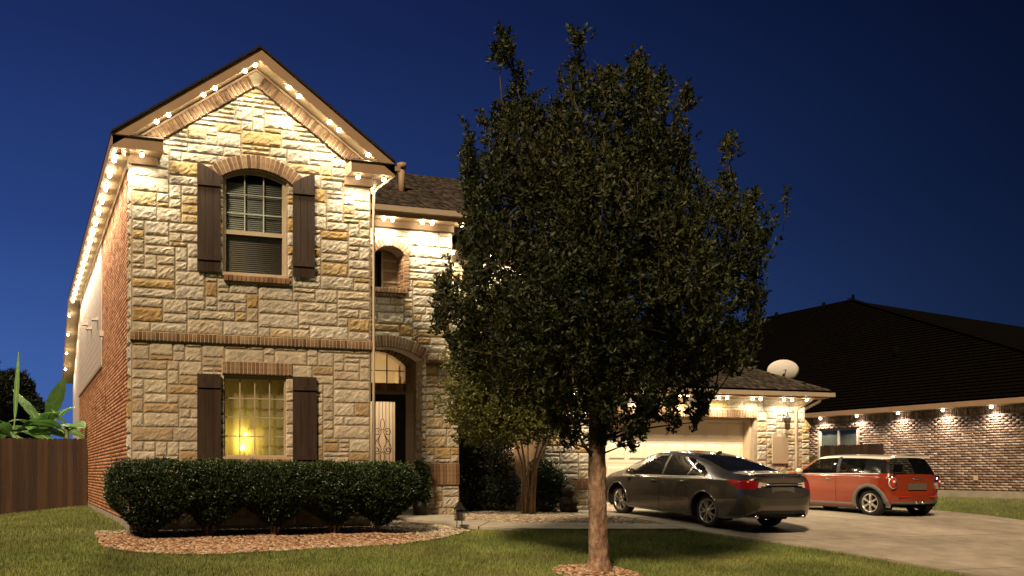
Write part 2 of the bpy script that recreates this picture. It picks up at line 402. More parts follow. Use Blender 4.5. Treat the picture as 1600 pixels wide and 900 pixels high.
# driveway in concrete slabs with open joints between them
def drive_left(v): return float(np.interp(v, [-12, -5.66, -4.4, -3.1, -1.77, -1.2, 4], [12.3, 11.92, 11.71, 11.3, 10.63, 10.44, 10.44]))
drive = bpy.data.objects.new('driveway', None); COL.objects.link(drive); struct(drive); drive['label'] = 'pale concrete driveway with joints between its slabs'
vj = [-12, -8.6, -5.4, -2.6, .5, 3.96]
for a, b in zip(vj, vj[1:]):
    for q0, q1 in ((0, .5), (.5, 1)):
        L = []; Rr = []
        for t in np.linspace(a+.02, b-.02, 9):
            l0 = drive_left(t); L.append((l0+(19.6-l0)*q0+.016, t)); Rr.append((l0+(19.6-l0)*q1-.016, t))
        strip('slab', L, Rr, .03, CONC, 12, 6, .06).parent = drive
path = bpy.data.objects.new('path', None); COL.objects.link(path); struct(path); path['label'] = 'concrete walk curving from the porch to the driveway'
front = [(5.2, 3.9), (5.35, 2.5), (5.55, 1.2), (5.95, .2), (6.35, -.45), (6.95, -.74), (8.14, -.94), (9.3, -1.08), (10.40, -1.19)]
back = [(7.2, 3.9), (7.1, 2.5), (6.75, 1.4), (6.78, .75), (7.0, .3), (7.4, .02), (8.6, -.22), (9.5, -.4), (10.40, -.55)]
strip('slab', front[:5], back[:5], .035, CONC, 24, 5, .07).parent = path
strip('slab', [(6.37, -.46)]+front[5:], [(7.01, .28)]+back[5:], .035, CONC, 24, 5, .07).parent = path
struct(strip('bed_soil', [(-.62, -1.5), (-.26, -1.95), (.18, -2.21), (.92, -2.38), (1.95, -2.26), (3.16, -2.09), (4.16, -1.93), (5.12, -1.48), (6.1, -.72)],
             [(-.55, .0), (0, .02), (.6, .02), (1.5, .02), (2.5, .02), (3.5, .02), (4.4, .1), (5.2, 1.2), (5.9, .2)], .004, DIRT, 40, 10))
struct(strip('bed_soil', [(7.05, .3), (7.42, .04), (8.6, -.19), (9.5, -.37), (10.42, -.52)], [(7.2, 4.9), (7.6, 4.9), (8.6, 4.9), (9.5, 3.56), (10.42, 3.56)], .006, DIRT, 30, 12))

def rocks(name, pts, sizes, m, flat=.6):
    n = len(pts)
    base = np.array([(1, 0, 0), (0, 1, 0), (-1, 0, 0), (0, -1, 0), (.6, .6, .75), (-.6, .6, .7), (-.6, -.6, .75), (.6, -.6, .7)], float)
    F0 = np.array([(0, 1, 4, 4), (1, 5, 4, 4), (1, 2, 5, 5), (2, 6, 5, 5), (2, 3, 6, 6), (3, 7, 6, 6), (3, 0, 7, 7), (0, 4, 7, 7), (4, 5, 6, 7)])
    V = base[None]*(1+RNG.uniform(-.3, .3, (n, 8, 3)))
    V[:, :, 2] *= flat
    a = RNG.uniform(0, 6.28, n); ca, sa = np.cos(a), np.sin(a)
    V[:, :, 0] *= RNG.uniform(.8, 1.5, n)[:, None]
    x = V[:, :, 0]*ca[:, None]-V[:, :, 1]*sa[:, None]; y = V[:, :, 0]*sa[:, None]+V[:, :, 1]*ca[:, None]
    V = np.stack([x, y, V[:, :, 2]], -1)*np.asarray(sizes)[:, None, None]+np.asarray(pts)[:, None]
    T = []
    for q in F0:
        T.append((q[0], q[1], q[2]))
    T.append((4, 6, 7)); T = np.array(T)
    F = (T[None]+(np.arange(n)*8)[:, None, None]).reshape(-1, 3)
    return np_mesh(name, V.reshape(-1, 3), F, m, None, np.repeat(RNG.random(n), len(T)))
def bed_front(u): return float(np.interp(u, [-.62, -.26, .18, .92, 1.95, 3.16, 4.16, 5.12, 6.1], [-1.5, -1.95, -2.21, -2.38, -2.26, -2.09, -1.93, -1.48, -.72]))
pr, sr, pw, sw = [], [], [], []
for _ in range(9500):
    u = RNG.uniform(-.6, 6.0); v = RNG.uniform(-2.4, .1)
    if v < bed_front(u)+.02: continue
    if u > 4.4 and v > 0 and u > 5.9-.4*v: continue
    if u > 5.45 and v > .1: continue
    if u > 5.9 and v > -.5: continue
    s = RNG.uniform(.018, .042)
    white = (u > 4.7+.5*math.sin(3*v)) or (v > -.35 and RNG.random() < .8)
    if v < bed_front(u)+.18 and RNG.random() < .55: white = True
    (pw if white else pr).append((u, v, ground_z(u, v)+.006)); (sw if white else sr).append(s)
tag(rocks('red_gravel', pr, sr, RED_ROCK), 'red brown rock mulch spread under the clipped hedge', 'gravel', kind='stuff')
for _ in range(1500):
    u = RNG.uniform(4.4, 5.6); v = RNG.uniform(-.2, 2.3)
    if u > 5.3-.02*v-.1 and v > 1: continue
    if u > 5.35: continue
    pw.append((u, v, ground_z(u, v)+.006)); sw.append(RNG.uniform(.02, .045))
for _ in range(9000):
    u = RNG.uniform(7.0, 10.42); v = RNG.uniform(-.55, 4.6)
    lo = float(np.interp(u, [6.75, 7.0, 7.4, 8.6, 9.5, 10.42], [1.4, .34, .06, -.18, -.36, -.5]))
    if v < lo or (u > 9 and v > 3.5): continue
    if v > 2.4 and RNG.random() < .6: continue
    pw.append((u, v, ground_z(u, v)+.008)); sw.append(RNG.uniform(.02, .05))
tag(rocks('river_gravel', pw, sw, RIVER), 'pale river rocks filling the beds beside the walk', 'gravel', kind='stuff')
pr, sr = [], []
for _ in range(700):
    a = RNG.uniform(0, 6.28); r = .62*math.sqrt(RNG.random()); u = 6.15+r*math.cos(a); v = -4.55+r*math.sin(a)
    pr.append((u, v, ground_z(u, v)+.05*max(0, 1-r/.6))); sr.append(RNG.uniform(.018, .04))
tag(rocks('ring_gravel', pr, sr, RED_ROCK), 'ring of tan rock mulch around the foot of the big tree', 'gravel', kind='stuff')

# grass blades
def grass():
    P = []
    def put(n, u0, u1, v0, v1, ok):
        u = RNG.uniform(u0, u1, n); v = RNG.uniform(v0, v1, n)
        for a, b in zip(u, v):
            if ok(a, b): P.append((a, b, ground_z(a, b)-.02))
    def ok1(u, v):
        if v > drive_ok(u, v): return False
        return (u-6.15)**2+(v+4.55)**2 > .34
    def drive_ok(u, v):
        if u < -.62: return 99 if u < -.05 else 0
        if u < 6.15: return bed_front(u)
        if u < 10.44 and v > -3: return float(np.interp(u, [6.15, 6.95, 8.14, 9.3, 10.44], [-.62, -.76, -.96, -1.1, -1.2]))
        return 99 if u < drive_left(v)-.02 else -99
    put(250000, -5, 12.2, -7.5, -.5, ok1)
    put(26000, -4.2, -.02, -.6, 10.8, lambda u, v: u < -.05 and not (v < 0 and u > -.62))
    put(26000, 19.62, 24.1, -6, 8, lambda u, v: True)
    P = np.array(P); n = len(P)
    a = RNG.uniform(0, 6.28, n); h = RNG.uniform(.022, .05, n); w = RNG.uniform(.004, .008, n)
    t = np.stack([np.cos(a), np.sin(a), np.zeros(n)], 1)
    lean = RNG.normal(0, .018, (n, 3)); lean[:, 2] = 0
    V = np.stack([P-t*w[:, None], P+t*w[:, None], P+lean+np.array([0, 0, 1])*h[:, None]+np.array([0, 0, .02])], 1).reshape(-1, 3)
    F = np.arange(3*n).reshape(-1, 3)
    patch = .5+.25*np.sin(P[:, 0]*1.7+1.3*np.sin(P[:, 1]*2.1))+.2*np.sin(P[:, 1]*3.3+P[:, 0]*.9)
    r = np.clip(RNG.random(n)*.6+patch*.4, 0, 1)
    tag(np_mesh('grass', V, F, GRASSM, None, r), 'short green grass covering the front lawn', 'grass', kind='stuff')
grass()

# ------------------------------------------------------------------ the house
H = thing('stone_house', 'two storey cream limestone house with gabled front and bulbs along its eaves', 'house')
HW = 4.373; CU = HW/2; SL = .69
APX = 7.82; EAVE = 6.36
def inner_line(u): return APX-.68*abs(u-CU)
# openings
UW = (1.60, 2.76, 4.44, 6.17, 6.33)    # upper window: u0 u1 sill spring crown
LW = (1.59, 2.79, 1.20, 2.66)          # lower window
def arch_pts(u0, u1, zs, zc, n=14):
    c = (u0+u1)/2; hs = (u1-u0)/2; rise = zc-zs; r = (hs*hs+rise*rise)/(2*rise); zc0 = zc-r; a = math.asin(hs/r)
    return [(c+r*math.sin(a-2*a*i/n), zc0+r*math.cos(a-2*a*i/n)) for i in range(n+1)]    # right to left
def arch_z(u, u0, u1, zs, zc):
    c = (u0+u1)/2; hs = (u1-u0)/2; rise = zc-zs; r = (hs*hs+rise*rise)/(2*rise)
    return zc-r+math.sqrt(max(0, r*r-(u-c)**2))
hole_up = [(UW[0], UW[2]), (UW[1], UW[2])]+arch_pts(UW[0], UW[1], UW[3], UW[4])
hole_lo = [(LW[0], LW[2]), (LW[1], LW[2]), (LW[1], LW[3]), (LW[0], LW[3])]
fw = holed('front_wall', [(0.0, -.4), (HW, -.4), (HW, 6.60), (CU, 8.12), (0.0, 6.60)], [hole_up, hole_lo], lambda a, b: (a, .0, b), (0, .22, 0), MORTAR, H)
fw['label'] = 'limestone front gable wall with brick trim'
rg = random.Random(5)
FR = (Vector((0, 0, 0)), XA, ZA, -YA)
def in_front(a, b):
    if b > inner_line(a)-.01 and b > 6.3: return False
    if b > 6.22 and (a < .42 or a > HW-.42): return False
    if UW[0] < a < UW[1] and UW[2]-.1 < b and b < arch_z(a, UW[0], UW[1], UW[3], UW[4])+.10: return False
    if LW[0] < a < LW[1] and LW[2] < b < LW[3]+.22: return False
    return True
for r in stone_rects(.012, HW-.012, 3.37, 7.85, in_front, big=(2, 7), seed=3): stone_obj(r, FR, fw, rg, .013)
for r in stone_rects(.012, HW-.012, .0, 3.21, in_front, cw=.10, big=(2, 7), seed=8): stone_obj(r, FR, fw, rg, .008, .012, STONE_LOW)
# brick belt: a soldier course over a thin rowlock
n = 62
for i in range(n):
    w = (HW+.06)/n; a = -.03+(i+.5)*w
    brick_obj(fw, (a, -.0, 3.29), XA, ZA, -YA, w-.016, .062, .135)
bx('mortar_bed', LMORTAR, fw, -.028, HW+.028, -.052, -.001, 3.215, 3.365)
bx('mortar_bed', LMORTAR, fw, 1.572, 2.848, -.041, -.001, 2.688, 2.912)
# lintel over the lower window, soldier bricks
n = 17
for i in range(n):
    w = 1.27/n; brick_obj(fw, (1.575+(i+.5)*w, 0, 2.80), XA, ZA, -YA, w-.016, .05, .208)
# sill bricks
for (u0, u1, zc) in ((1.60, 2.80, 4.375),):
    for i in range(15):
        w = (u1-u0)/15; brick_obj(fw, (u0+(i+.5)*w, 0, zc), XA, ZA, -YA, w-.010, .085, .105)
for i in range(15):
    w = 1.24/15; brick_obj(fw, (1.57+(i+.5)*w, 0, 1.135), XA, ZA, -YA, w-.010, .085, .105)
def arch_bricks(parent, O, A, N, u0, u1, zs, zc, th, n, d=.055, ext=0):
    c = (u0+u1)/2; hs = (u1-u0)/2; rise = zc-zs; r = (hs*hs+rise*rise)/(2*rise); z0 = zc-r; am = math.asin(min(1, hs/r))+ext
    for i in range(n):
        t = -am+2*am*(i+.5)/n; dv = A*math.sin(t)+ZA*math.cos(t); al = A*math.cos(t)-ZA*math.sin(t)
        p = O+A*c+ZA*z0+dv*(r+th/2+.004)
        brick_obj(parent, p, al, dv, N, 2*am*r/n-.012, d, th)
    ring = [O+A*(c+(r+.002)*math.sin(t))+ZA*(z0+(r+.002)*math.cos(t)) for t in np.linspace(-am, am, 19)]+[O+A*(c+(r+th+.004)*math.sin(t))+ZA*(z0+(r+th+.004)*math.cos(t)) for t in np.linspace(am, -am, 19)]
    q_ = [p_+N*(d-.010) for p_ in ring]
    mesh('mortar_bed', q_, [(i, i+1, 36-i, 37-i) for i in range(18)], LMORTAR, parent)
arch_bricks(fw, Vector((0, 0, 0)), XA, -YA, UW[0]-.02, UW[1]+.02, UW[3], UW[4]+.01, .235, 20, ext=.12)
# rake bricks follow the gable
for sgn in (-1, 1):
    al = Vector((math.cos(math.atan(.68)), 0, -math.sin(math.atan(.68)))); al.x *= sgn
    up = Vector((math.sin(math.atan(.68))*sgn, 0, math.cos(math.atan(.68))))
    Ltot = (CU-.38)/math.cos(math.atan(.68)); n = 30
    b0_ = Vector((CU, -.049, APX)); mesh('mortar_bed', [b0_, b0_+al*(Ltot+.03), b0_+al*(Ltot+.03)+up*.232, b0_+ZA*.232/math.cos(math.atan(.68))], [(0, 1, 2, 3)], LMORTAR, fw)
    for i in range(n):
        s = Ltot*(i+.5)/n+.03
        p = Vector((CU, 0, APX))+al*s+up*.115
        brick_obj(fw, p, al, up, -YA, Ltot/n-.017, .06, .218)

# side wall with stone quoins then brick, siding further back
sw_ = bx('side_wall', MORTAR, H, .012, .25, .224, 15.2, -.4, 6.38); sw_['label'] = 'brick and siding wall along the left side'
FS = (Vector((0.012, 0, 0)), YA, ZA, -XA)
j = 0; z = -.05
while z < 6.3:
    h = rg.uniform(.17, .32); wd = rg.choice((.34, .5, .42))
    z1 = min(z+h, 6.33); stone_obj((.005, wd, z, z1), (Vector((.0, 0, 0)), YA, ZA, -XA), sw_, rg, .03); z = z1
C_, H_ = [], []
row = 0; z = .12
while z < 6.33:
    v = .52-(row % 2)*.1
    vend = 6.0 if z > 3.42 else 15.1
    while v < vend:
        a, b = max(v, .5), min(v+.2, vend)
        hole = any(abs(v+.1-hv) < .16 and abs(z-hz) < .14 for hv, hz in ((8.0, 2.6), (5.15, 2.58)))
        if b-a > .04 and not hole:
            C_.append((.004, (a+b)/2, z)); H_.append((.012+RNG.uniform(0, .003), (b-a)/2-.005, .031))
        v += .21
    z += .0735; row += 1
o = stuff(boxes_np('bricks', C_, H_, BRICKS, sw_)); o['label'] = 'rows of orange red bricks on the side wall'
for v0 in np.arange(6.02, 15.1, 9.1/1):
    pass
C_, H_ = [], []
z = 3.5
while z < 6.3:
    C_.append((-.004, (6.02+15.15)/2, z+.085)); H_.append((.012, (15.15-6.02)/2, .084)); z += .178
for i in range(len(C_)):
    o = bx('siding_board', SIDING, sw_, C_[i][0]-H_[i][0], .011, 6.02, 15.15, C_[i][2]-.0855, C_[i][2]+.0855)
bx('corner_trim', SIDING, sw_, -.03, .012, 5.99, 6.09, 3.43, 6.34)
bx('band_trim', TRIM, sw_, -.035, .012, 6.0, 15.2, 3.40, 3.47)
bx('foundation', CONC, H, -.015, .02, .5, 15.2, -.45, .085)
for hv, hz in ((8.0, 2.6), (5.15, 2.58)):
    bx('vent_recess', DARK, sw_, .0, .02, hv-.1, hv+.1, hz-.17, hz+.17)
    bx('vent_hood', BRICK, sw_, -.03, .012, hv-.13, hv+.13, hz-.24, hz-.17)
for hv, hz in ((7.2, 4.75), (9.4, 4.85), (11.0, 5.2)):
    MB().prism([(0, hv-.1, hz), (-.16, hv-.1, hz-.07), (-.16, hv-.1, hz-.1), (0, hv-.1, hz-.1)], (0, .2, 0)).build('vent_hood', SIDING, sw_)
bx('electric_box', SIDING, sw_, -.1, .012, 5.55, 5.72, 4.05, 4.18)
# rear wing at lower roof
bx('rear_wall', SIDING, H, .012, .25, 15.2, 19.6, -.4, 4.6)
MB().prism([(.012, 15.2, 4.6), (.012, 19.6, 4.6), (.012, 15.2, 6.2)], (.238, 0, 0)).build('rear_wall', SIDING, H)
bx('back_wall', SIDING, H, .25, 10.9, 19.3, 19.6, -.4, 4.6)
bx('inner_side_wall', MORTAR, H, HW-.22, HW-.012, .224, 2.6, -.4, 6.4)

# ---- roof of the front gable and left eave
roof = bx('roof', ROOFD, H, .3, 4.0, 8.6, 15.0, 6.42, 6.5)   # deck inside, carries the roof pieces below
def slab(name, q, th, m, parent):
    """quad q (4 pts) thickened downwards by th"""
    v = [Vector(p) for p in q]+[Vector(p)-ZA*th for p in q]
    return mesh(name, v, BF_, m, parent)
BF_ = [(0, 1, 2, 3), (7, 6, 5, 4), (0, 4, 5, 1), (1, 5, 6, 2), (2, 6, 7, 3), (3, 7, 4, 0)]
ZR = 8.40; EU = -.36; EUr = HW+.34
zeL = ZR-.69*(CU-EU)
ROOFB = mat('brown roof sheet', (.045, .033, .025), (.028, .021, .016), rough=1, spec=0, scale=20, bump=.4)
slab('roof_slope', [(EU, -.38, zeL), (CU, -.38, ZR), (CU, 15.3, ZR), (EU, 15.3, zeL)], .04, ROOFB, H)
slab('roof_slope', [(CU, -.38, ZR), (EUr, -.38, zeL), (EUr, 2.2, zeL), (CU, 6.5, ZR)], .04, ROOFB, H)
slab('roof_slope', [(EU, 15.3, zeL), (CU, 15.3, ZR), (CU, 20.0, ZR-2.1), (EU, 20.0, 4.5)], .04, ROOFB, H)
# rake fascia boards, soffit slabs
for sgn in (-1, 1):
    ue = EU if sgn < 0 else EUr
    p0 = Vector((CU, -.35, ZR-.055)); p1 = Vector((ue, -.35, zeL-.055))
    MB().prism([p0, p1, p1-ZA*.20, p0-ZA*.20], (0, .03, 0)).build('rake_board', TRIM, H)
    q0 = p0+Vector((0, .032, -.17)); q1 = p1+Vector((0, .032, -.17))
    MB().prism([q0, q1, q1-ZA*.02, q0-ZA*.02], (0, .33, 0)).build('rake_soffit', SOFFIT, H)
    t0 = Vector((CU, -.075, ZR-.28)); t1 = Vector((ue*.0+(.02 if sgn < 0 else HW-.02), -.075, ZR-.28-.69*(CU-.02)))
    MB().prism([t0, t1, t1-ZA*.045, t0-ZA*.045], (0, .07, 0)).build('frieze_board', TRIM, H)
# eave returns: boxed ends of the two eaves
for (u0, u1) in ((EU, .50), (HW-.52, EUr)):
    bx('eave_return', TRIM, H, u0+.02, u1, -.35, -.015, 6.365, 6.575)
    MB().prism([(u0, -.37, 6.578), (u1+.03, -.37, 6.578), (u1+.03, -.0, 6.74), (u0, -.0, 6.74), (u0, -.0, 6.58), (u1+.03, -.0, 6.58)][:4], (0, 0, -.02)).build('return_roof', ROOFB, H)
    bx('return_frieze', TRIM, H, max(u0, -.03)+.0, min(u1-.05, HW+.03), -.055, .0, 6.225, 6.362)
# long left eave: fascia and soffit
bx('fascia_board', TRIM, H, EU, EU+.03, -.34, 15.25, 6.37, 6.57)
bx('soffit', SOFFIT, H, EU+.03, .01, -.012, 15.25, 6.365, 6.39)
bx('frieze_board', TRIM, H, -.035, .011, .02, 15.2, 6.26, 6.364)
MB().prism([(EU, 15.3, 6.57), (EU, 20.0, 4.47), (EU, 20.0, 4.27), (EU, 15.3, 6.37)], (.03, 0, 0)).build('fascia_board', TRIM, H)
MB().prism([(EU+.03, 15.3, 6.39), (EU+.03, 20.0, 4.29), (EU+.03, 20.0, 4.27), (EU+.03, 15.3, 6.37)], (.36, 0, 0)).build('soffit', SOFFIT, H)
# right eave of the gable block and its gutter + downspout
bx('fascia_board', TRIM, H, EUr-.03, EUr, -.34, 2.3, 6.37, 6.57)
bx('soffit', SOFFIT, H, HW+.0, EUr-.03, -.012, 2.6, 6.365, 6.39)
gut = bx('gutter', TRIM, H, EUr+.002, EUr+.11, -.36, 2.3, 6.46, 6.57)
GUT = mat('tan gutter paint', (.44, .36, .27), (.40, .33, .24), rough=.4)
MB().tube([(EUr+.05, -.28, 6.46), (EUr+.05, -.28, 6.38), (HW+.10, -.10, 6.2), (HW+.045, -.05, 6.12), (HW+.045, -.05, 3.0), (HW+.045, -.05, .05)], .026, 8).build('downspout', GUT, H, smooth=True)

# ---- windows
INT = mat('room plaster', (.34, .28, .17), (.30, .25, .15), rough=.9)
INTD = mat('dim room plaster', (.05, .05, .045), (.04, .04, .035), rough=.9)  # darkness of the unlit room put into the plaster colour
SLAT = mat('blind slat', (.42, .43, .40), (.38, .39, .36), rough=.6)
GL = glass('window glass', (.92, .96, .93), .75)
GLW = glass('lit window glass', (.97, .98, .95), .85)
def room(u0, u1, v0, v1, z0, z1, m, parent):
    v = boxv(u0, u1, v0, v1, z0, z1)
    return mesh('room', v, [(0, 1, 2, 3), (4, 7, 6, 5), (1, 5, 6, 2), (2, 6, 7, 3), (3, 7, 4, 0)], m, parent)
# upper sash window with arched head
w = MB(); uw0, uw1, z0, zs, zc = UW
win = thing('t', '', ''); bpy.data.objects.remove(win)
win = bpy.data.objects.new('window', None); COL.objects.link(win); win.parent = H; win['label'] = 'upper arched window with blinds'
fp = [(uw0, z0), (uw1, z0)]+arch_pts(uw0, uw1, zs, zc)
t = .06
ip = [(uw0+t, z0+t), (uw1-t, z0+t)]+arch_pts(uw0+t, uw1-t, zs-.02, zc-t)
holed('frame', fp, [ip], lambda a, b: (a, .05, b), (0, .07, 0), FRAMEM, win)
bx('sill', FRAMEM, win, uw0-.03, uw1+.03, -.03, .05, z0-.02, z0+.035)
zm = 5.21
bx('meeting_rail', FRAMEM, win, uw0+t, uw1-t, .055, .115, zm-.035, zm+.035)
third = (uw1-uw0-2*t)/3
for i in (1, 2):
    u = uw0+t+third*i; bx('muntin', SLAT, win, u-.009, u+.009, .075, .095, zm+.035, arch_z(u, uw0, uw1, zs, zc)-t+.01)
for zz in (5.56, 5.90):
    bx('muntin', SLAT, win, uw0+t, uw1-t, .078, .092, zz-.008, zz+.008)
zb = [zm+.035, 5.56, 5.90]
for i in range(3):
    ua, ub = uw0+t+third*i, uw0+t+third*(i+1)
    for k, za in enumerate(zb):
        if k < 2: poly = [(ua, za), (ub, za), (ub, zb[k+1]), (ua, zb[k+1])]
        else: poly = [(ua, za), (ub, za)]+[(x, arch_z(x, uw0, uw1, zs, zc)-t) for x in np.linspace(ub, ua, 7)]
        mesh('pane', [(x, .085, y) for x, y in poly], [tuple(range(len(poly)))], GL, win)
SCREEN = glass('screened glass', (.85, .83, .78), .58, .35)
mesh('pane', [(uw0+t, .085, z0+t), (uw1-t, .085, z0+t), (uw1-t, .085, zm-.035), (uw0+t, .085, zm-.035)], [(0, 1, 2, 3)], SCREEN, win)
C_, H_ = [], []
z = z0+.08
while z < zs-.06:
    C_.append(((uw0+uw1)/2, .135, z)); H_.append(((uw1-uw0)/2-.02, .020, .0025)); z += .036
c, s = math.cos(R(68)), math.sin(R(68))
stuff(boxes_np('blind_slats', C_, H_, SLAT, win, rot=[(1, 0, 0), (0, c, -s), (0, s, c)]))
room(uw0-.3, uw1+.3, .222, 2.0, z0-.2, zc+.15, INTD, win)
# lower window: lit room behind a sheer shade
win = bpy.data.objects.new('window', None); COL.objects.link(win); win.parent = H; win['label'] = 'lower window glowing yellow from the lamp inside'
u0, u1, z0, z1 = LW; t = .055
holed('frame', [(u0, z0), (u1, z0), (u1, z1), (u0, z1)], [[(u0+t, z0+t), (u1-t, z0+t), (u1-t, z1-t), (u0+t, z1-t)]], lambda a, b: (a, .04, b), (0, .08, 0), FRAMEM, win)
bx('sill', FRAMEM, win, u0-.03, u1+.03, -.03, .04, z0-.03, z0+.03)
nc, nr = 4, 4
pw_ = (u1-u0-2*t)/nc; ph = (z1-z0-2*t)/nr
for i in range(1, nc): bx('muntin', FRAMEM, win, u0+t+pw_*i-.009, u0+t+pw_*i+.009, .068, .088, z0+t, z1-t)
for i in range(1, nr): bx('muntin', FRAMEM, win, u0+t, u1-t, .070, .086, z0+t+ph*i-.009, z0+t+ph*i+.009)
for i in range(nc):
    for k in range(nr):
        a, b = u0+t+pw_*i, z0+t+ph*k
        mesh('pane', [(a, .078, b), (a+pw_, .078, b), (a+pw_, .078, b+ph), (a, .078, b+ph)], [(0, 1, 2, 3)], GLW, win)
SHADE = sheer('sheer shade', (.60, .58, .34), .2)
mesh('shade', [(u0+.01, .20+.012*math.sin(i*1.1), zz) for i in range(13) for zz in (z0, z1)][:0] or
     [(u0-.06+(u1-u0+.12)*i/24, .215+.010*math.sin(i*1.3), zz) for zz in (z0-.05, z1+.05) for i in range(25)],
     [(i, i+1, 26+i, 25+i) for i in range(24)], SHADE, win, smooth=True)
room(u0-.5, u1+.6, .222, 2.3, z0-.6, z1+.2, INT, win)
lamp = thing('table_lamp', 'lit lamp with two round bulbs behind the yellow lower window', 'lamp', (2.03, .42, .70))
MB().lathe([(.0, 0), (.09, 0), (.085, .02), (.02, .05), (.015, .40), (.03, .44), (.0, .46)], 16).build('base', DARK, lamp, smooth=True)
LB = emit('lamp bulb', (1.0, .62, .12), 46)
def ball(name, r, m, parent, loc, seg=14):
    return MB().lathe([(r*math.sin(math.pi*i/8), -r*math.cos(math.pi*i/8)) for i in range(9)], seg).build(name, m, parent, loc, smooth=True)
ball('bulb', .055, LB, lamp, (-.005, -.10, .70)); ball('bulb', .036, LB, lamp, (.045, -.09, .94))
MB().tube([(0, 0, .45), (-.005, -.05, .60), (-.005, -.10, .66)], .008, 6).build('arm', DARK, lamp); MB().tube([(0, 0, .45), (.06, -.02, .75), (.045, -.09, .91)], .008, 6).build('arm', DARK, lamp)
def plight(name, loc, e, c, r=.03, parent=None):
    d = bpy.data.lights.new(name, 'POINT'); d.energy = e; d.color = c; d.shadow_soft_size = r
    o = bpy.data.objects.new(name, d); COL.objects.link(o); o.location = loc
    if parent is not None: o.parent = parent
    return o
plight('lamp_light', (0, -.02, .86), 17, (1, .66, .16), .05, lamp)

# ---- shutters
def shutter(u0, u1, z0, ztop, rails, label):
    sh = bpy.data.objects.new('shutter', None); COL.objects.link(sh); sh.parent = H; sh['label'] = label
    n = 3; w = (u1-u0)/n
    for i in range(n):
        a, b = u0+i*w+.003, u0+(i+1)*w-.003
        za, zb_ = ztop(a), ztop(b)
        MB().prism([(a, -.045, z0), (b, -.045, z0), (b, -.045, zb_), ((a+b)/2, -.045, ztop((a+b)/2)), (a, -.045, za)], (0, -.032, 0)).build('board', SHUT, sh)
    for z in rails: bx('rail', SHUT, sh, u0, u1, -.1, -.077, z-.045, z+.045)
    for i in (1, 2): bx('backing', SHUT, sh, u0+i*w-.02, u0+i*w+.02, -.044, -.03, z0+.01, z0+.8)
shutter(1.127, 1.545, 4.465, lambda u: 6.33 if u < 1.2 else 6.33-.36*(u-1.2)-.55*(u-1.2)**2, (6.0, 4.70), 'shutter left of the upper window')
shutter(2.858, 3.272, 4.465, lambda u: 6.33 if u > 3.2 else 6.33-.36*(3.2-u)-.55*(3.2-u)**2, (6.0, 4.70), 'shutter right of the upper window')
shutter(1.127, 1.545, 1.02, lambda u: 2.67, (2.47, 1.22), 'shutter left of the lower window')
shutter(2.858, 3.305, 1.02, lambda u: 2.67, (2.47, 1.22), 'shutter right of the lower window')
# ------------------------------------------------------------------ entry wing
EV = 2.6; EU0, EU1 = HW, 7.28
AR = (4.90, 6.57, 3.40, 3.66)            # porch arch
NI = (5.44, 6.13, 4.93, 5.66, 5.84)      # upper niche
pw0, pw1 = 6.57, 7.40
ew = holed('entry_wall', [(EU0, -.3), (AR[0], -.3), (AR[0], AR[2])][:0] or [(EU0, 3.0), (AR[0], 3.0)]+arch_pts(AR[0], AR[1], AR[2], AR[3])[::-1]+[(AR[1], -.3), (EU1, -.3), (EU1, 6.42), (EU0, 6.42)],
           [[(NI[0], NI[2]), (NI[1], NI[2])]+arch_pts(NI[0], NI[1], NI[3], NI[4])], lambda a, b: (a, EV, b), (0, .35, 0), MORTAR, H)
ew['label'] = 'limestone entry wall with arched porch and small arched niche'
bx('entry_jamb', MORTAR, H, EU0, AR[0], EV+.01, EV+.35, -.3, 3.0)
def in_entry(a, b):
    if NI[0]-.10 < a < NI[1]+.10 and NI[2]-.16 < b < arch_z(min(max(a, NI[0]), NI[1]), NI[0], NI[1], NI[3], NI[4])+.14: return False
    if a < AR[1]+.06 and b < arch_z(min(a, AR[1]-.005), AR[0], AR[1], AR[2], AR[3])+.16: return False
    return True
FE = (Vector((0, EV, 0)), XA, ZA, -YA)
for r in stone_rects(5.30, EU1-.01, 3.42, 6.30, in_entry, seed=21): stone_obj(r, FE, ew, rg, .013)
arch_bricks(ew, Vector((0, EV, 0)), XA, -YA, AR[0], AR[1], AR[2], AR[3], .24, 27, d=.07, ext=.0)
arch_bricks(ew, Vector((0, EV, 0)), XA, -YA, NI[0], NI[1], NI[3], NI[4], .17, 13, d=.06, ext=.06)
for i in range(10):
    brick_obj(ew, (NI[1]+.05, EV, NI[2]+.04+i*.076), XA, ZA, -YA, .10, .05, .066)
    brick_obj(ew, (NI[0]-.05, EV, NI[2]+.04+i*.076), XA, ZA, -YA, .10, .05, .066)
for i in range(10): brick_obj(ew, (NI[0]-.05+(i+.5)*.08, EV, NI[2]-.055), XA, ZA, -YA, .07, .085, .10)
for i in range(8): brick_obj(ew, (NI[0]+.02+(i+.5)*.08, EV, NI[2]-.15), XA, ZA, -YA, .07, .05, .07)
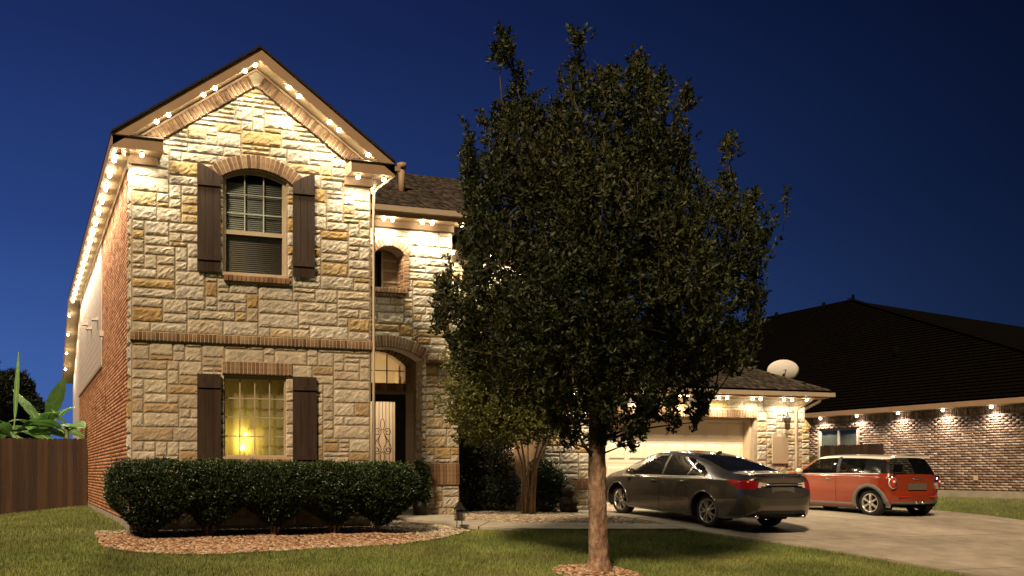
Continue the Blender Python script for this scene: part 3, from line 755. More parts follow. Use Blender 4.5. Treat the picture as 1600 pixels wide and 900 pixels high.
# niche inside: brick jamb, back with a small window
for i in range(11):
    for k in range(2): brick_obj(ew, (NI[1]-.004, EV+.09+.16*k, NI[2]+.035+i*.076), YA, ZA, -XA, .145, .02, .066)
bx('niche_back', mat('niche plaster', (.30, .22, .14), (.25, .18, .11), rough=.9), ew, NI[0]-.2, NI[1]+.2, EV+.42, EV+.46, NI[2]-.1, NI[4]+.1)
nw = bpy.data.objects.new('window', None); COL.objects.link(nw); nw.parent = H; nw['label'] = 'small window inside the niche'
for a in (5.50, 5.66): bx('frame', DARK, nw, a-.012, a+.012, EV+.385, EV+.418, NI[2], 5.82)
bx('frame', FRAMEM, nw, 5.76, 5.80, EV+.38, EV+.418, NI[2], 5.82)
for zz in (5.15, 5.4, 5.62): bx('frame', FRAMEM, nw, 5.80, 6.12, EV+.39, EV+.418, zz-.02, zz+.02)
mesh('pane', [(5.5, EV+.41, NI[2]), (5.78, EV+.41, NI[2]), (5.78, EV+.41, 5.8), (5.5, EV+.41, 5.8)], [(0, 1, 2, 3)], glass('dark pane', (.2, .2, .2), .1), nw)
# porch pillar
pil = bx('pillar', MORTAR, H, pw0+.02, pw1-.02, EV-.14, EV+.40, -.3, 3.38); pil['label'] = 'limestone porch pillar with a band of upright bricks'
FP = (Vector((0, EV-.14, 0)), XA, ZA, -YA); FPl = (Vector((pw0+.02, 0, 0)), YA, ZA, -XA)
for z0, z1, sd_ in ((0.0, .66, 4), (1.16, 3.30, 6)):
    for r in stone_rects(pw0+.02, pw1-.02, z0, z1, lambda a, b: True, big=(2, 5), seed=sd_): stone_obj(r, FP, pil, rg, .02)
    for r in stone_rects(EV-.135, EV+.39, z0, z1, lambda a, b: True, big=(2, 4), seed=sd_+9): stone_obj(r, FPl, pil, rg, .02)
for i in range(10): brick_obj(pil, (pw0+.02+(i+.5)*.079, EV-.14, .91), XA, ZA, -YA, .068, .05, .46)
for i in range(6): brick_obj(pil, (pw0+.02, EV-.10+(i+.5)*.079, .91), YA, ZA, -XA, .068, .05, .46)
for i in range(11): brick_obj(pil, (pw0-.04+(i+.5)*.082, EV-.14, 3.36), XA, ZA, -YA, .072, .09, .07)
# porch inside
BV = 3.95
DZ = .16
bx('porch_floor', CONC, H, HW, 7.4, EV-.05, BV, -.2, DZ)
bx('porch_ceiling', SOFFIT, H, HW, 7.4, EV+.36, BV, 3.78, 3.82)
du0, du1, dzt = 5.72, 6.74, 2.76
bw = holed('porch_wall', [(HW, 0), (7.4, 0), (7.4, 3.78), (HW, 3.78)], [[(du0, DZ+.01), (du1, DZ+.01), (du1, dzt), (du0, dzt)], [(5.5, 3.02), (6.72, 3.02), (6.72, 3.42)]+[(x, arch_z(x, 5.3, 6.72, 3.40, 3.74)) for x in np.linspace(6.6, 5.5, 7)]],
           lambda a, b: (a, BV, b), (0, .2, 0), MORTAR, H)
for r in stone_rects(6.98, 7.38, .17, 3.7, lambda a, b: True, big=(2, 4), seed=31): stone_obj(r, (Vector((0, BV, 0)), XA, ZA, -YA), bw, rg, .015, .015, STONE_LOW)
for i in range(15): brick_obj(bw, (5.52+(i+.5)*.082, BV, 2.92), XA, ZA, -YA, .072, .05, .17)
for i in range(7): brick_obj(bw, (6.79, BV, 3.05+i*.073), XA, ZA, -YA, .13, .04, .063)
arch_bricks(bw, Vector((0, BV, 0)), XA, -YA, 5.3, 6.72, 3.40, 3.74, .14, 20, d=.04)
bx('door_trim', FRAMEM, bw, 6.74, 6.93, BV-.03, BV+.0, DZ, 2.80)
# wrought iron glass door
dr = bpy.data.objects.new('front_door', None); COL.objects.link(dr); dr.parent = H; dr['label'] = 'dark framed glass front door with wrought iron scrolls'
holed('frame', [(du0, DZ+.01), (du1, DZ+.01), (du1, dzt), (du0, dzt)], [[(du0+.15, DZ+.25), (du1-.24, DZ+.25), (du1-.24, dzt-.17), (du0+.15, dzt-.17)]], lambda a, b: (a, BV+.03, b), (0, .06, 0), DARK, dr)
FROST = sheer('frosted glass', (.84, .72, .58), .12)
ga, gb, gz0, gz1 = du0+.15, du1-.24, DZ+.25, dzt-.17
mesh('pane', [(ga, BV+.07, gz0), (gb, BV+.07, gz0), (gb, BV+.07, gz1), (ga, BV+.07, gz1)], [(0, 1, 2, 3)], FROST, dr)
IRON = mat('wrought iron', (.10, .045, .02), (.07, .03, .015), rough=.5)
gc = (ga+gb)/2
def iron(p, r=.0085): MB().tube([(gc+x, BV+.055, z) for x, z in p], r, 6).build('iron_bar', IRON, dr)
for x in (-.26, -.17, -.085, .085, .17, .26): iron([(x, gz0), (x, gz1)], .006)
iron([(0, gz0), (0, 1.15)], .006); iron([(0, 2.20), (0, gz1)], .006)
def loop(cx_, cz, rx, rz, a0=0, a1=360, n=22): return [(cx_+rx*math.cos(R(a0+(a1-a0)*i/n)), cz+rz*math.sin(R(a0+(a1-a0)*i/n))) for i in range(n+1)]
for cz in (2.06, 1.30): iron(loop(0, cz, .05, .13))
for sg in (-1, 1):
    def spiral(cx_, cz, r0, a0, turns, dirn):
        return [(sg*(cx_+r0*(1-.75*i/26)*math.cos(R(a0)+dirn*turns*6.28*i/26)), cz+r0*(1-.75*i/26)*math.sin(R(a0)+dirn*turns*6.28*i/26)) for i in range(27)]
    iron(spiral(.13, 1.88, .10, 180, 1.3, -1)); iron(spiral(.14, 1.46, .10, 180, 1.3, 1))
    iron([(sg*.03, 1.88), (sg*.06, 1.80), (sg*.14, 1.70), (sg*.20, 1.58), (sg*.22, 1.50), (sg*.18, 1.42)])
    iron([(sg*.03, 1.46), (sg*.05, 1.56), (sg*.12, 1.66), (sg*.06, 1.80)])
ball('handle', .03, DARK, dr, (du1-.1, BV-.0, 1.2))
tw = bpy.data.objects.new('window', None); COL.objects.link(tw); tw.parent = H; tw['label'] = 'lit transom window above the front door'
mesh('pane', [(5.5, BV+.1, 3.02), (6.72, BV+.1, 3.02), (6.72, BV+.1, 3.75), (5.5, BV+.1, 3.75)], [(0, 1, 2, 3)], glass('transom glass', (1, .95, .8), .9), tw)
for u in (6.30, 5.9): bx('muntin', DARK, tw, u-.012, u+.012, BV+.06, BV+.085, 3.02, 3.72)
bx('muntin', DARK, tw, 5.5, 6.72, BV+.062, BV+.083, 3.30, 3.32)
HALL = mat('hall plaster', (.72, .62, .45), (.66, .56, .4), rough=.9)
room(5.0, 7.6, BV+.21, BV+2.2, DZ, 4.1, HALL, H)
hl = thing('hall_pendant', 'pendant lamp lighting the hall behind the front door', 'lamp', (6.0, BV+1.2, 3.0))
ball('globe', .09, emit('pendant glow', (1, .72, .36), 6), hl, (0, 0, 0)); MB().tube([(0, 0, .08), (0, 0, 1.05)], .01, 6).build('rod', DARK, hl)
plight('pendant_light', (0, 0, -.15), 85, (1, .80, .55), .1, hl)
# black metal stars on the porch wall
for i, z in enumerate((3.28, 2.98, 2.72)):
    pts = []
    for k in range(10):
        r = .13 if k % 2 == 0 else .055; a = R(90+36*k); pts.append((7.10+r*math.cos(a), BV-.045, z+r*math.sin(a)))
    tag(MB().prism(pts, (0, -.02, 0)).build('metal_star', DARK), ('topmost', 'middle', 'lowest')[i]+' of three black metal stars on the porch wall', 'wall ornament', 'metal stars on the porch wall')
# entry roof, fascia, gutter
EZ = 6.44
def shingle_slope(P0, ex, ey, inside, parent, label):
    """P0 eave start, ex unit along the eave, ey unit up the slope; rows of overlapping shingles"""
    nrm_ = ex.cross(ey).normalized()
    C_, Hh = [], []
    Rm = np.array([(ex.x, ey.x, nrm_.x), (ex.y, ey.y, nrm_.y), (ex.z, ey.z, nrm_.z)])
    tilt = R(2.2); T = np.array([(1, 0, 0), (0, math.cos(tilt), math.sin(tilt)), (0, -math.sin(tilt), math.cos(tilt))])
    j = 0
    while j < 60:
        s = .07+j*.142
        a = -(j % 3)*.11; anyp = False
        while a < 16:
            w = random.choice((.16, .22, .3)); 
            if inside(a+w/2, s):
                anyp = True; p = P0+ex*(a+w/2)+ey*s+nrm_*(.012+random.choice((0, .006))); C_.append(p[:]); Hh.append((w/2-.004, .085, .005))
            a += w
        j += 1
    o = stuff(boxes_np('shingles', C_, Hh, SHINGLE, parent, rot=Rm @ T)); o['label'] = label
RZ = 8.72; RV = 6.35
slab('roof_slope', [(HW-.3, 2.2, EZ+.15), (7.62, 2.2, EZ+.15), (10.6, RV, RZ), (HW-.3, RV, RZ)], .05, ROOFD, H)
ey = Vector((0, RV-2.2, RZ-EZ-.15)).normalized()
shingle_slope(Vector((4.95, 2.2, EZ+.15)), XA, ey, lambda a, s: a < 2.67+.62*s and s < 4.66, H, 'dark shingles on the roof over the entry')
bx('fascia_board', TRIM, H, HW-.0, 7.60, 2.22, 2.25, EZ-.06, EZ+.10)
bx('gutter', GUT, H, HW+.36, 7.63, 2.10, 2.218, EZ+.03, EZ+.14)
bx('soffit', SOFFIT, H, HW, 7.60, 2.25, EV, EZ-.055, EZ-.03)
bx('frieze_board', TRIM, H, HW, 7.30, EV-.06, EV-.03, EZ-.20, EZ-.058)
bx('fascia_board', TRIM, H, 7.60, 7.63, 2.25, 5.0, EZ-.06, EZ+.10)
MB().tube([(6.62, 3.9, 7.3), (6.62, 3.9, 8.06)], .075, 12).build('vent_pipe', TRIM, H, smooth=True)
MB().tube([(6.62, 3.9, 8.0), (6.62, 3.9, 8.12)], .11, 12).build('vent_cap', TRIM, H, smooth=True)
# wall set back right of the entry
BV2 = 5.0
bk = bx('rear_front_wall', MORTAR, H, 7.0, 11.4, BV2, BV2+.25, -.3, 6.40)
for r in stone_rects(7.3, 11.38, 3.0, 6.2, lambda a, b: True, seed=41): stone_obj(r, (Vector((0, BV2, 0)), XA, ZA, -YA), bk, rg, .03)
for r in stone_rects(7.4, 10.2, .0, 2.95, lambda a, b: not (8.2 < a < 9.2 and .9 < b < 2.3), seed=44): stone_obj(r, (Vector((0, BV2, 0)), XA, ZA, -YA), bk, rg, .02, .02, STONE_LOW)
bx('entry_side_wall', MORTAR, H, 7.05, 7.27, EV+.35, BV2, 3.3, 6.40)
bw2 = bpy.data.objects.new('window', None); COL.objects.link(bw2); bw2.parent = H; bw2['label'] = 'dark window behind the shrubs'
bx('pane', glass('dark pane', (.2, .2, .2), .1), bw2, 8.24, 9.16, BV2-.02, BV2-.008, .94, 2.26)
for a in (8.22, 8.69, 9.14): bx('frame', FRAMEM, bw2, a-.025, a+.025, BV2-.04, BV2-.006, .9, 2.3)
slab('roof_slope', [(7.3, 4.55, EZ+.15), (11.8, 4.55, EZ+.15), (9.9, RV+.6, 8.0), (7.3, RV+.6, 8.0)], .05, ROOFD, H)
slab('roof_slope', [(11.8, 4.55, EZ+.15), (11.8, 15.0, EZ+.15), (9.9, 13.0, 8.0), (9.9, RV+.6, 8.0)], .05, ROOFD, H)
bx('fascia_board', TRIM, H, 7.6, 11.75, 4.57, 4.60, EZ-.06, EZ+.10)
bx('soffit', SOFFIT, H, 7.6, 11.75, 4.60, BV2, EZ-.055, EZ-.03)
bx('side_wall_right', SIDING, H, 11.15, 11.4, BV2+.25, 15, 2.5, 6.4)

# ------------------------------------------------------------------ garage
GV = 3.6; gu0, gu1 = 10.2, 18.09; dd0, dd1, dtop = 11.5, 16.42, 2.36
gw = holed('garage_wall', [(gu0, -.3), (dd0, -.3), (dd0, dtop), (dd1, dtop), (dd1, -.3), (gu1, -.3), (gu1, 2.92), (gu0, 2.92)], [], lambda a, b: (a, GV, b), (0, .42, 0), MORTAR, H)
gw['label'] = 'limestone garage front with soldier bricks over the door'
FG = (Vector((0, GV, 0)), XA, ZA, -YA)
def in_gar(a, b): return not (dd0-.06 < a < dd1+.06 and b < dtop+.21)
for r in stone_rects(gu0, gu1-.005, .75, 2.86, in_gar, seed=51): stone_obj(r, FG, gw, rg, .016)
for r in stone_rects(gu0, dd0-.08, .0, .55, lambda a, b: True, seed=52): stone_obj(r, FG, gw, rg, .016)
bx('mortar_bed', LMORTAR, gw, dd0-.055, dd1+.055, GV-.045, GV-.001, dtop+.004, dtop+.218)
n = 62
for i in range(n):
    w = (dd1-dd0+.1)/n; brick_obj(gw, (dd0-.05+(i+.5)*w, GV, dtop+.112), XA, ZA, -YA, w-.016, .055, .198)
for (a0, a1) in ((gu0, dd0-.08), (dd1+.08, gu1)):
    n = int((a1-a0)/.08)
    for i in range(n):
        w = (a1-a0)/n
        brick_obj(gw, (a0+(i+.5)*w, GV, .65), XA, ZA, -YA, w-.011, .06, .19)
for z in np.arange(.04, .54, .0735):
    for i in range(8):
        w = (gu1-dd1-.08)/8; brick_obj(gw, (dd1+.08+(i+.5)*w, GV, z), XA, ZA, -YA, w-.011, .04, .062)
bx('garage_side_wall', BRICK, H, gu1-.25, gu1-.01, GV+.42, 12.0, -.3, 2.92)
bx('garage_side_wall', BRICK, H, gu0+.01, gu0+.2, GV+.42, BV2, -.3, 2.92)
gu = bx('buttress', MORTAR, H, gu1+.0, gu1+.10, GV-.04, GV+.40, -.3, 2.18)
for r in stone_rects(GV-.04, GV+.38, .0, 2.15, lambda a, b: True, big=(2, 4), seed=61): pass
for r in stone_rects(gu1-.16, gu1+.10, .76, 2.15, lambda a, b: True, big=(2, 3), seed=62): stone_obj(r, (Vector((0, GV-.045, 0)), XA, ZA, -YA), gu, rg, .02)
MB().prism([(gu1-.02, GV-.06, 2.33), (gu1+.14, GV-.06, 2.18), (gu1+.14, GV-.06, 2.14), (gu1-.02, GV-.06, 2.14)], (0, .5, 0)).build('buttress_cap', STONE, H)
# door: raised panels in four sections
gd = bpy.data.objects.new('garage_door', None); COL.objects.link(gd); gd.parent = H; gd['label'] = 'white sectional garage door with raised panels'
DV = GV+.34
sec = (dtop-.05)/4
for k in range(4):
    z0 = .03+k*sec
    so = bx('door_section', DOORW, gd, dd0+.06, dd1-.06, DV, DV+.04, z0+.004, z0+sec-.004)
    npan = 8; pwid = (dd1-dd0-.12)/npan
    for i in range(npan):
        a, b = dd0+.06+i*pwid+.05, dd0+.06+(i+1)*pwid-.05; c0, c1 = z0+.09, z0+sec-.09; g = .022
        v = [(a, DV, c0), (b, DV, c0), (b, DV, c1), (a, DV, c1), (a+g, DV-.0, c0+g), (b-g, DV-.0, c0+g), (b-g, DV-.0, c1-g), (a+g, DV-.0, c1-g),
             (a+2*g, DV-.022, c0+2*g), (b-2*g, DV-.022, c0+2*g), (b-2*g, DV-.022, c1-2*g), (a+2*g, DV-.022, c1-2*g)]
        v = [(x, y-.002, z) for x, y, z in v[:4]]+[(x, y+.0-.012, z) for x, y, z in v[4:8]]+v[8:]
        f = [(q, (q+1) % 4, 4+(q+1) % 4, 4+q) for q in range(4)]+[(4+q, 4+(q+1) % 4, 8+(q+1) % 4, 8+q) for q in range(4)]+[(8, 9, 10, 11)]
        mesh('raised_panel', v, f, DOORW, so)
for a, b in ((dd0-.0, dd0+.06), (dd1-.06, dd1)): bx('jamb_trim', FRAMEM, H, a+.002, b, GV+.10, GV+.36, .0, dtop-.002)
bx('head_trim', FRAMEM, H, dd0, dd1, GV+.12, GV+.36, dtop-.07, dtop-.003)
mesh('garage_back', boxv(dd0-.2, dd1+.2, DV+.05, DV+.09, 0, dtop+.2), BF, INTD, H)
# garage roof: hip at the right end
GE = 3.08; gp = .52; ge0, ge1, gev = gu0-.2, gu1+.38, GV-.42
rd = 4.3
slab('roof_slope', [(ge0, gev, GE), (ge1, gev, GE), (ge1-rd, gev+rd, GE+rd*gp), (ge0, gev+rd, GE+rd*gp)], .05, ROOFD, H)
slab('roof_slope', [(ge1, gev, GE), (ge1, 12.4, GE), (ge1-rd, 12.4-rd, GE+rd*gp), (ge1-rd, gev+rd, GE+rd*gp)], .05, ROOFD, H)
ey = Vector((0, 1, gp)).normalized(); kk = math.sqrt(1+gp*gp)
shingle_slope(Vector((ge0, gev-.02, GE)), XA, ey, lambda a, s: a < (ge1-ge0)-s/kk+.03 and s < rd*kk, H, 'brown shingles on the garage roof')
ey2 = Vector((-1, 0, gp)).normalized()
shingle_slope(Vector((ge1, 12.4, GE)), -YA, ey2, lambda a, s: a < (12.4-gev)-s/kk+.03 and s < rd*kk and s/kk < a, H, 'brown shingles on the garage roof end')
SHCAP = mat('ridge shingle', (.085, .068, .052), (.06, .05, .04), rough=.95, scale=30, bump=.4)
for k in range(30):
    t = k*.14; p = Vector((ge1-t, gev+t, GE+t*gp)); d = Vector((-1, 1, gp)).normalized(); q = p+d*.27
    sx, sy = Vector((-.11, -.0, .0)), Vector((0, .11, .0))
    up = ZA*(.030+.004*(k % 2))
    v = [p+Vector((-.11, 0, 0))+up*.9, p+up*1.5, p+Vector((0, .11, 0))+up*.9, q+Vector((-.11, 0, 0))+up*.4, q+up, q+Vector((0, .11, 0))+up*.4]
    v = [p+Vector((-.12, 0, 0))+up, p+up*1.7, p+Vector((0, .12, 0))+up, q+Vector((-.12, 0, 0))+up*.5, q+up*1.1, q+Vector((0, .12, 0))+up*.5]
    if t < rd: mesh('hip_shingle', v, [(0, 1, 4, 3), (1, 2, 5, 4)], SHCAP, H)
bx('fascia_board', TRIM, H, ge0, ge1, gev+.01, gev+.04, GE-.19, GE-.03)
bx('fascia_board', TRIM, H, ge1-.03, ge1, gev+.04, 12.4, GE-.19, GE-.03)
bx('gutter', GUT, H, ge0, ge1+.10, gev-.10, gev+.008, GE-.15, GE-.045)
bx('gutter', GUT, H, ge1+.002, ge1+.10, gev+.01, 12.4, GE-.15, GE-.045)
bx('soffit', SOFFIT, H, ge0, ge1-.03, gev+.04, GV, GE-.188, GE-.165)
bx('soffit', SOFFIT, H, gu1, ge1-.03, GV, 12.0, GE-.188, GE-.165)
MB().tube([(17.86, gev-.04, GE-.14), (17.86, gev-.03, GE-.24), (17.74, GV-.14, GE-.44), (17.72, GV-.075, GE-.52), (17.72, GV-.075, 1.5), (17.72, GV-.075, .02)], .040, 8).build('downspout', GUT, H, smooth=True)
MB().tube([(ge1+.04, gev+.3, GE-.14), (ge1+.03, gev+.34, GE-.24), (gu1+.10, GV+.18, GE-.46), (gu1+.05, GV+.2, GE-.54), (gu1+.05, GV+.2, 2.3)], .040, 8).build('downspout', GUT, H, smooth=True)
# things on the garage wall
pq = MB().box(16.93, 17.45, GV-.09, GV-.06, 1.18, 1.90).build('address_plaque', mat('plaque', (.42, .34, .24), (.40, .32, .22), rough=.7))
tag(bevel(pq), 'blank tan plaque on the stone pier beside the garage door', 'plaque')
ln = thing('wall_lantern', 'dark scrolled wall lantern on the stone pier beside the garage', 'lantern', (17.28, GV-.06, 2.30))
MB().tube([(.0, .0, .02), (0, -.05, .22), (0, -.12, .27), (0, -.17, .22), (0, -.17, .15)], .012, 6).build('bracket', DARK, ln, smooth=True)
MB().lathe([(.0, .15), (.12, .06), (.105, .055), (.09, .05)], 6).build('cap', DARK, ln, (0, -.17, .0))
MB().lathe([(.075, .05), (.055, -.22), (.06, -.225), (.0, -.26)], 6).build('lantern_body', glass('lantern glass', (.8, .75, .6), .5), ln, (0, -.17, 0))
for k in range(6):
    a = R(60*k); MB().tube([(.078*math.cos(a), .078*math.sin(a)-.17, .05), (.058*math.cos(a), .058*math.sin(a)-.17, -.22)], .006, 5).build('bar', DARK, ln)
# satellite dish on the roof end
ds = thing('satellite_dish', 'pale grey satellite dish standing behind the garage roof edge', 'satellite dish', (18.22, 4.45, 3.25)); ds.scale = (.96, .96, .96)
DISH = mat('dish paint', (.72, .70, .66), (.68, .66, .62), rough=.5)
MB().tube([(0, .05, -.15), (0, .05, .30), (0, .03, .50)], .024, 8).build('mast', DARK, ds)
v, f = [], []
nr_, na_ = 7, 36
for i in range(nr_+1):
    for k in range(na_):
        r = i/nr_; a = 2*math.pi*k/na_; v.append((.44*r*math.cos(a), .10*r*r, .30*r*math.sin(a)))
for i in range(nr_):
    for k in range(na_): f.append((i*na_+k, i*na_+(k+1) % na_, (i+1)*na_+(k+1) % na_, (i+1)*na_+k))
dm = mesh('reflector', v, f, DISH, ds, (0, .0, .52), smooth=True); dm.rotation_euler = (R(12), R(2), R(-22))
sol = dm.modifiers.new('s', 'SOLIDIFY'); sol.thickness = .012
MB().tube([(0, .02, .30), (.02, -.02, .50), (.03, -.04, .56)], .012, 6).build('feed_arm', DARK, ds)
MB().tube([(0, .05, .1), (-.16, .1, -.2)], .012, 6).build('strut', DARK, ds)

# ------------------------------------------------------------------ eave bulbs
ORD = ['first', 'second', 'third', 'fourth', 'fifth', 'sixth', 'seventh', 'eighth', 'ninth', 'tenth', 'eleventh', 'twelfth', 'thirteenth', 'fourteenth', 'fifteenth', 'sixteenth', 'seventeenth', 'eighteenth']
BE = 7.8
def eave_bulb(p, label, e=9, c=(1, .87, .62), r=.036, group='bulbs along the eaves of the stone house', m=None, cone=150, tilt=(0, 0)):
    o = MB().lathe([(0, 0), (.022, 0), (.026, -.012), (.020, -.025), (0, -.025)], 10).build('eave_light', DARK)
    o.location = (p[0], p[1], p[2]+.045); tag(o, label, 'light', group)
    ball('bulb', r, m or BULB, o, (0, 0, -.05), 12)
    d = bpy.data.lights.new('bulb_light', 'SPOT'); d.energy = e*BE; d.spot_size = R(165 if m is None else cone); d.spot_blend = .7 if m is None else 1
    d.color = c; d.shadow_soft_size = .03
    l = bpy.data.objects.new('bulb_light', d); COL.objects.link(l); l.parent = o; l.location = (0, 0, -.10); l.rotation_euler = (tilt[0], tilt[1], 0)
    return o
# left eave
for i in range(17):
    for dv_, wh in ((0, 'nearer'), (.20, 'farther')): eave_bulb((EU+.09, -.05+.87*i+dv_, 6.31), wh+' bulb of the '+ORD[i]+' pair from the front along the left eave', 4.5)
for i, (v, z) in enumerate(((15.6, 6.10), (16.6, 5.62), (17.65, 5.12), (18.6, 4.66))):
    eave_bulb((EU+.06, v, z), ORD[i]+' bulb down the sloping eave at the rear left', 8)
# gable rakes (in pairs)
def px_at(px, py, v):
    s = (px-500)/1462; t = (738-py)/1462
    d = (math.sin(YAW)+math.cos(YAW)*s, math.cos(YAW)-math.sin(YAW)*s, t); k = (v+16.23)/d[1]
    return (-1.77+k*d[0], v, .95+k*d[2])
def rake_z(u): return ZR-.055-.69*abs(u-CU)-.235-.045
lft = [2.13, 1.95, 1.42, 1.22, .62, .42]
for i, u in enumerate(lft): eave_bulb((u-.03, -.33, rake_z(u)+.035), ORD[i]+' bulb down from the peak on the left gable rake', 7, tilt=(R(-14), 0))
for i, u in enumerate([2.70, 2.89, 3.46, 3.64, 4.20]): eave_bulb((u, -.33, rake_z(u)+.035), ORD[i]+' bulb down from the peak on the right gable rake', 8 if i < 4 else 4, tilt=(R(-14), 0))
for u, lb in ((-.12, 'outer'), (.15, 'inner')): eave_bulb((u, -.27, 6.31), lb+' bulb under the left eave return', 6)
for u, lb in ((4.03, 'inner'), (4.53, 'outer')): eave_bulb((u, -.27, 6.31), lb+' bulb under the right eave return', 6)
eave_bulb((4.62, .5, 6.31), 'bulb under the short right eave above the downspout', 7)
for i, u in enumerate((5.56, 5.76, 6.45, 6.68, 7.38)): eave_bulb((u, 2.33, EZ-.10), ORD[i]+' bulb from the gable along the entry eave', 11)
for i, u in enumerate((8.1, 8.3, 9.1, 9.3, 10.1, 10.3, 11.1)): eave_bulb((u, 4.68, EZ-.10), ORD[i]+' bulb along the set back eave behind the tree', 9)
for i, u in enumerate((10.6, 10.85, 11.65, 11.9, 12.75, 13.0, 13.85, 14.1, 15.05, 15.3, 16.1, 16.35, 17.1, 17.36, 17.85)): eave_bulb((u, gev+.12, GE-.235), ORD[i]+' bulb from the left along the garage eave', 6)
# ------------------------------------------------------------------ neighbour's house
N = thing('brick_house', 'neighbouring single storey brick house with dark hip roof and five eave lights', 'house', (0, 0, 0))
NU = 24.2; NB, NT = .43, 2.86
nwall = holed('wall', [(-.5, NB), (22, NB), (22, NT), (-.5, NT)], [[(7.55, 1.20), (9.12, 1.20), (9.12, 2.42), (7.55, 2.42)]], lambda a, b: (NU, a, b), (.2, 0, 0), MORTAR, N)
C_, H_ = [], []
z = NB+.04; row = 0
while z < 2.58:
    v = -.5+(row % 2)*.105
    while v < 21.9:
        if not (7.45 < v+.1 < 9.22 and 1.17 < z < 2.45):
            C_.append((NU-.004-RNG.uniform(0, .004), v+.1, z)); H_.append((.012, .097, .031))
        v += .21
    z += .0735; row += 1
v = -.5
while v < 21.9:
    C_.append((NU-.006, v+.035, 2.70)); H_.append((.014, .031, .10)); v += .0735
o = stuff(boxes_np('bricks', C_, H_, NBRICKS, nwall)); o['label'] = 'mottled brown and pink bricks'
bx('foundation', CONC, N, NU-.02, NU+.2, -.5, 22, -.4, NB-.004)
bx('outlet_cover', SOFFIT, N, NU-.04, NU-.018, 3.5, 3.62, .72, .86)
nwin = bpy.data.objects.new('window', None); COL.objects.link(nwin); nwin.parent = N
NFR = mat('pale window frame', (.55, .52, .45), rough=.5)
holed('frame', [(7.55, 1.20), (9.12, 1.20), (9.12, 2.42), (7.55, 2.42)], [[(7.62, 1.27), (8.30, 1.27), (8.30, 2.35), (7.62, 2.35)], [(8.37, 1.27), (9.05, 1.27), (9.05, 2.35), (8.37, 2.35)]], lambda a, b: (NU+.03, a, b), (.06, 0, 0), NFR, nwin)
NGL = glass('neighbour glass', (.85, .9, .85), .5)
for a, b in ((7.62, 8.30), (8.37, 9.05)): mesh('pane', [(NU+.06, a, 1.27), (NU+.06, b, 1.27), (NU+.06, b, 2.35), (NU+.06, a, 2.35)], [(0, 3, 2, 1)], NGL, nwin)
NCUR = mat('window blind', (.42, .42, .36), (.36, .36, .31), rough=.8)
bx('blind', NCUR, nwin, NU+.11, NU+.13, 7.5, 9.2, 1.2, 2.45)
# hip roof
ne = NU-.45; NE = 2.98; rv0 = -.9; ru = 31.0; rz_ = 8.12; rv1 = 14.2; rv2 = 22.0; vb = 36
def face(name, pts, m): 
    v = [Vector(p) for p in pts]; return mesh(name, v, [tuple(range(len(v)))], m, N)
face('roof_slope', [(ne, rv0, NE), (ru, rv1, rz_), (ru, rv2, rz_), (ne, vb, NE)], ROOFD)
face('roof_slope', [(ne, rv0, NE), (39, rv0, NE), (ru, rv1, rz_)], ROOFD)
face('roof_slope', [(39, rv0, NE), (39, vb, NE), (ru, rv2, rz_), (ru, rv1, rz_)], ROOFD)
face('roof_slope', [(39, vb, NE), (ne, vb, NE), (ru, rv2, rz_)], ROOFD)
NSH = mat('night shingle', (.0055, .0047, .0040), (.0026, .0022, .0019), rough=1, spec=0, scale=9, bump=.4, bscale=40, coord='World')  # missing lamp light put into the near-black colour
A_, B_, C2, D2_ = Vector((ne, rv0, NE)), Vector((ru, rv1, rz_)), Vector((ru, rv2, rz_)), Vector((ne, vb, NE))
nn_ = Vector((-(rz_-NE), 0, ru-ne)).normalized(); v, f = [], []
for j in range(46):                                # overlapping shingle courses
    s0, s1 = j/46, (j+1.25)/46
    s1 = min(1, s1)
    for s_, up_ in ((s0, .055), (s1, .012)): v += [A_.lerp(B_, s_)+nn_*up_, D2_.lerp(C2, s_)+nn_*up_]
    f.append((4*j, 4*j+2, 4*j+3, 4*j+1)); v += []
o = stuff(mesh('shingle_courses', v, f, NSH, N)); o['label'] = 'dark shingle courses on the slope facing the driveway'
for k in range(40):                                # ridge caps along the near hip
    a = A_.lerp(B_, k/40); b = A_.lerp(B_, (k+1.2)/40 if k < 39 else 1); w_ = Vector((.10, -.05, .0)); up_ = ZA*.07
    mesh('hip_shingle', [a-w_+up_, a+up_*1.6, a+w_+up_, b-w_+up_*.7, b+up_*1.2, b+w_+up_*.7], [(0, 1, 4, 3), (1, 2, 5, 4)], NSH, N)
bx('far_wall', MORTAR, N, NU+.2, 38.6, -.5, 22, .1, 2.8)
bx('fascia_board', TRIM, N, ne, ne+.03, rv0, 22, NE-.16, NE-.01)
bx('soffit', SOFFIT, N, ne+.03, NU, rv0, 22, NE-.155, NE-.13)
for (v, s, h) in ((15.0, .93, .42), (17.6, .93, .42), (16.5, .75, .35), (8.0, .36, .4)):
    u = ne+(ru-ne)*s; z = NE+(rz_-NE)*s-.05
    MB().tube([(u, v, z), (u, v, z+h)], .07, 10).build('vent_pipe', ROOFD, N, smooth=True)
MB().tube([(ru, 14.0, rz_-.2), (ru, 14.0, rz_+.18)], .06, 8).build('vent_pipe', ROOFD, N)
for i, v in enumerate((2.98, 4.42, 5.90, 7.40, 8.85)):
    eave_bulb((NU-.20, v, NE-.20), ORD[4-i]+' floodlight from the far end under the neighbour eave', 17, (1, .85, .68), .042, 'floodlights under the neighbour eave', NBULB, cone=155)

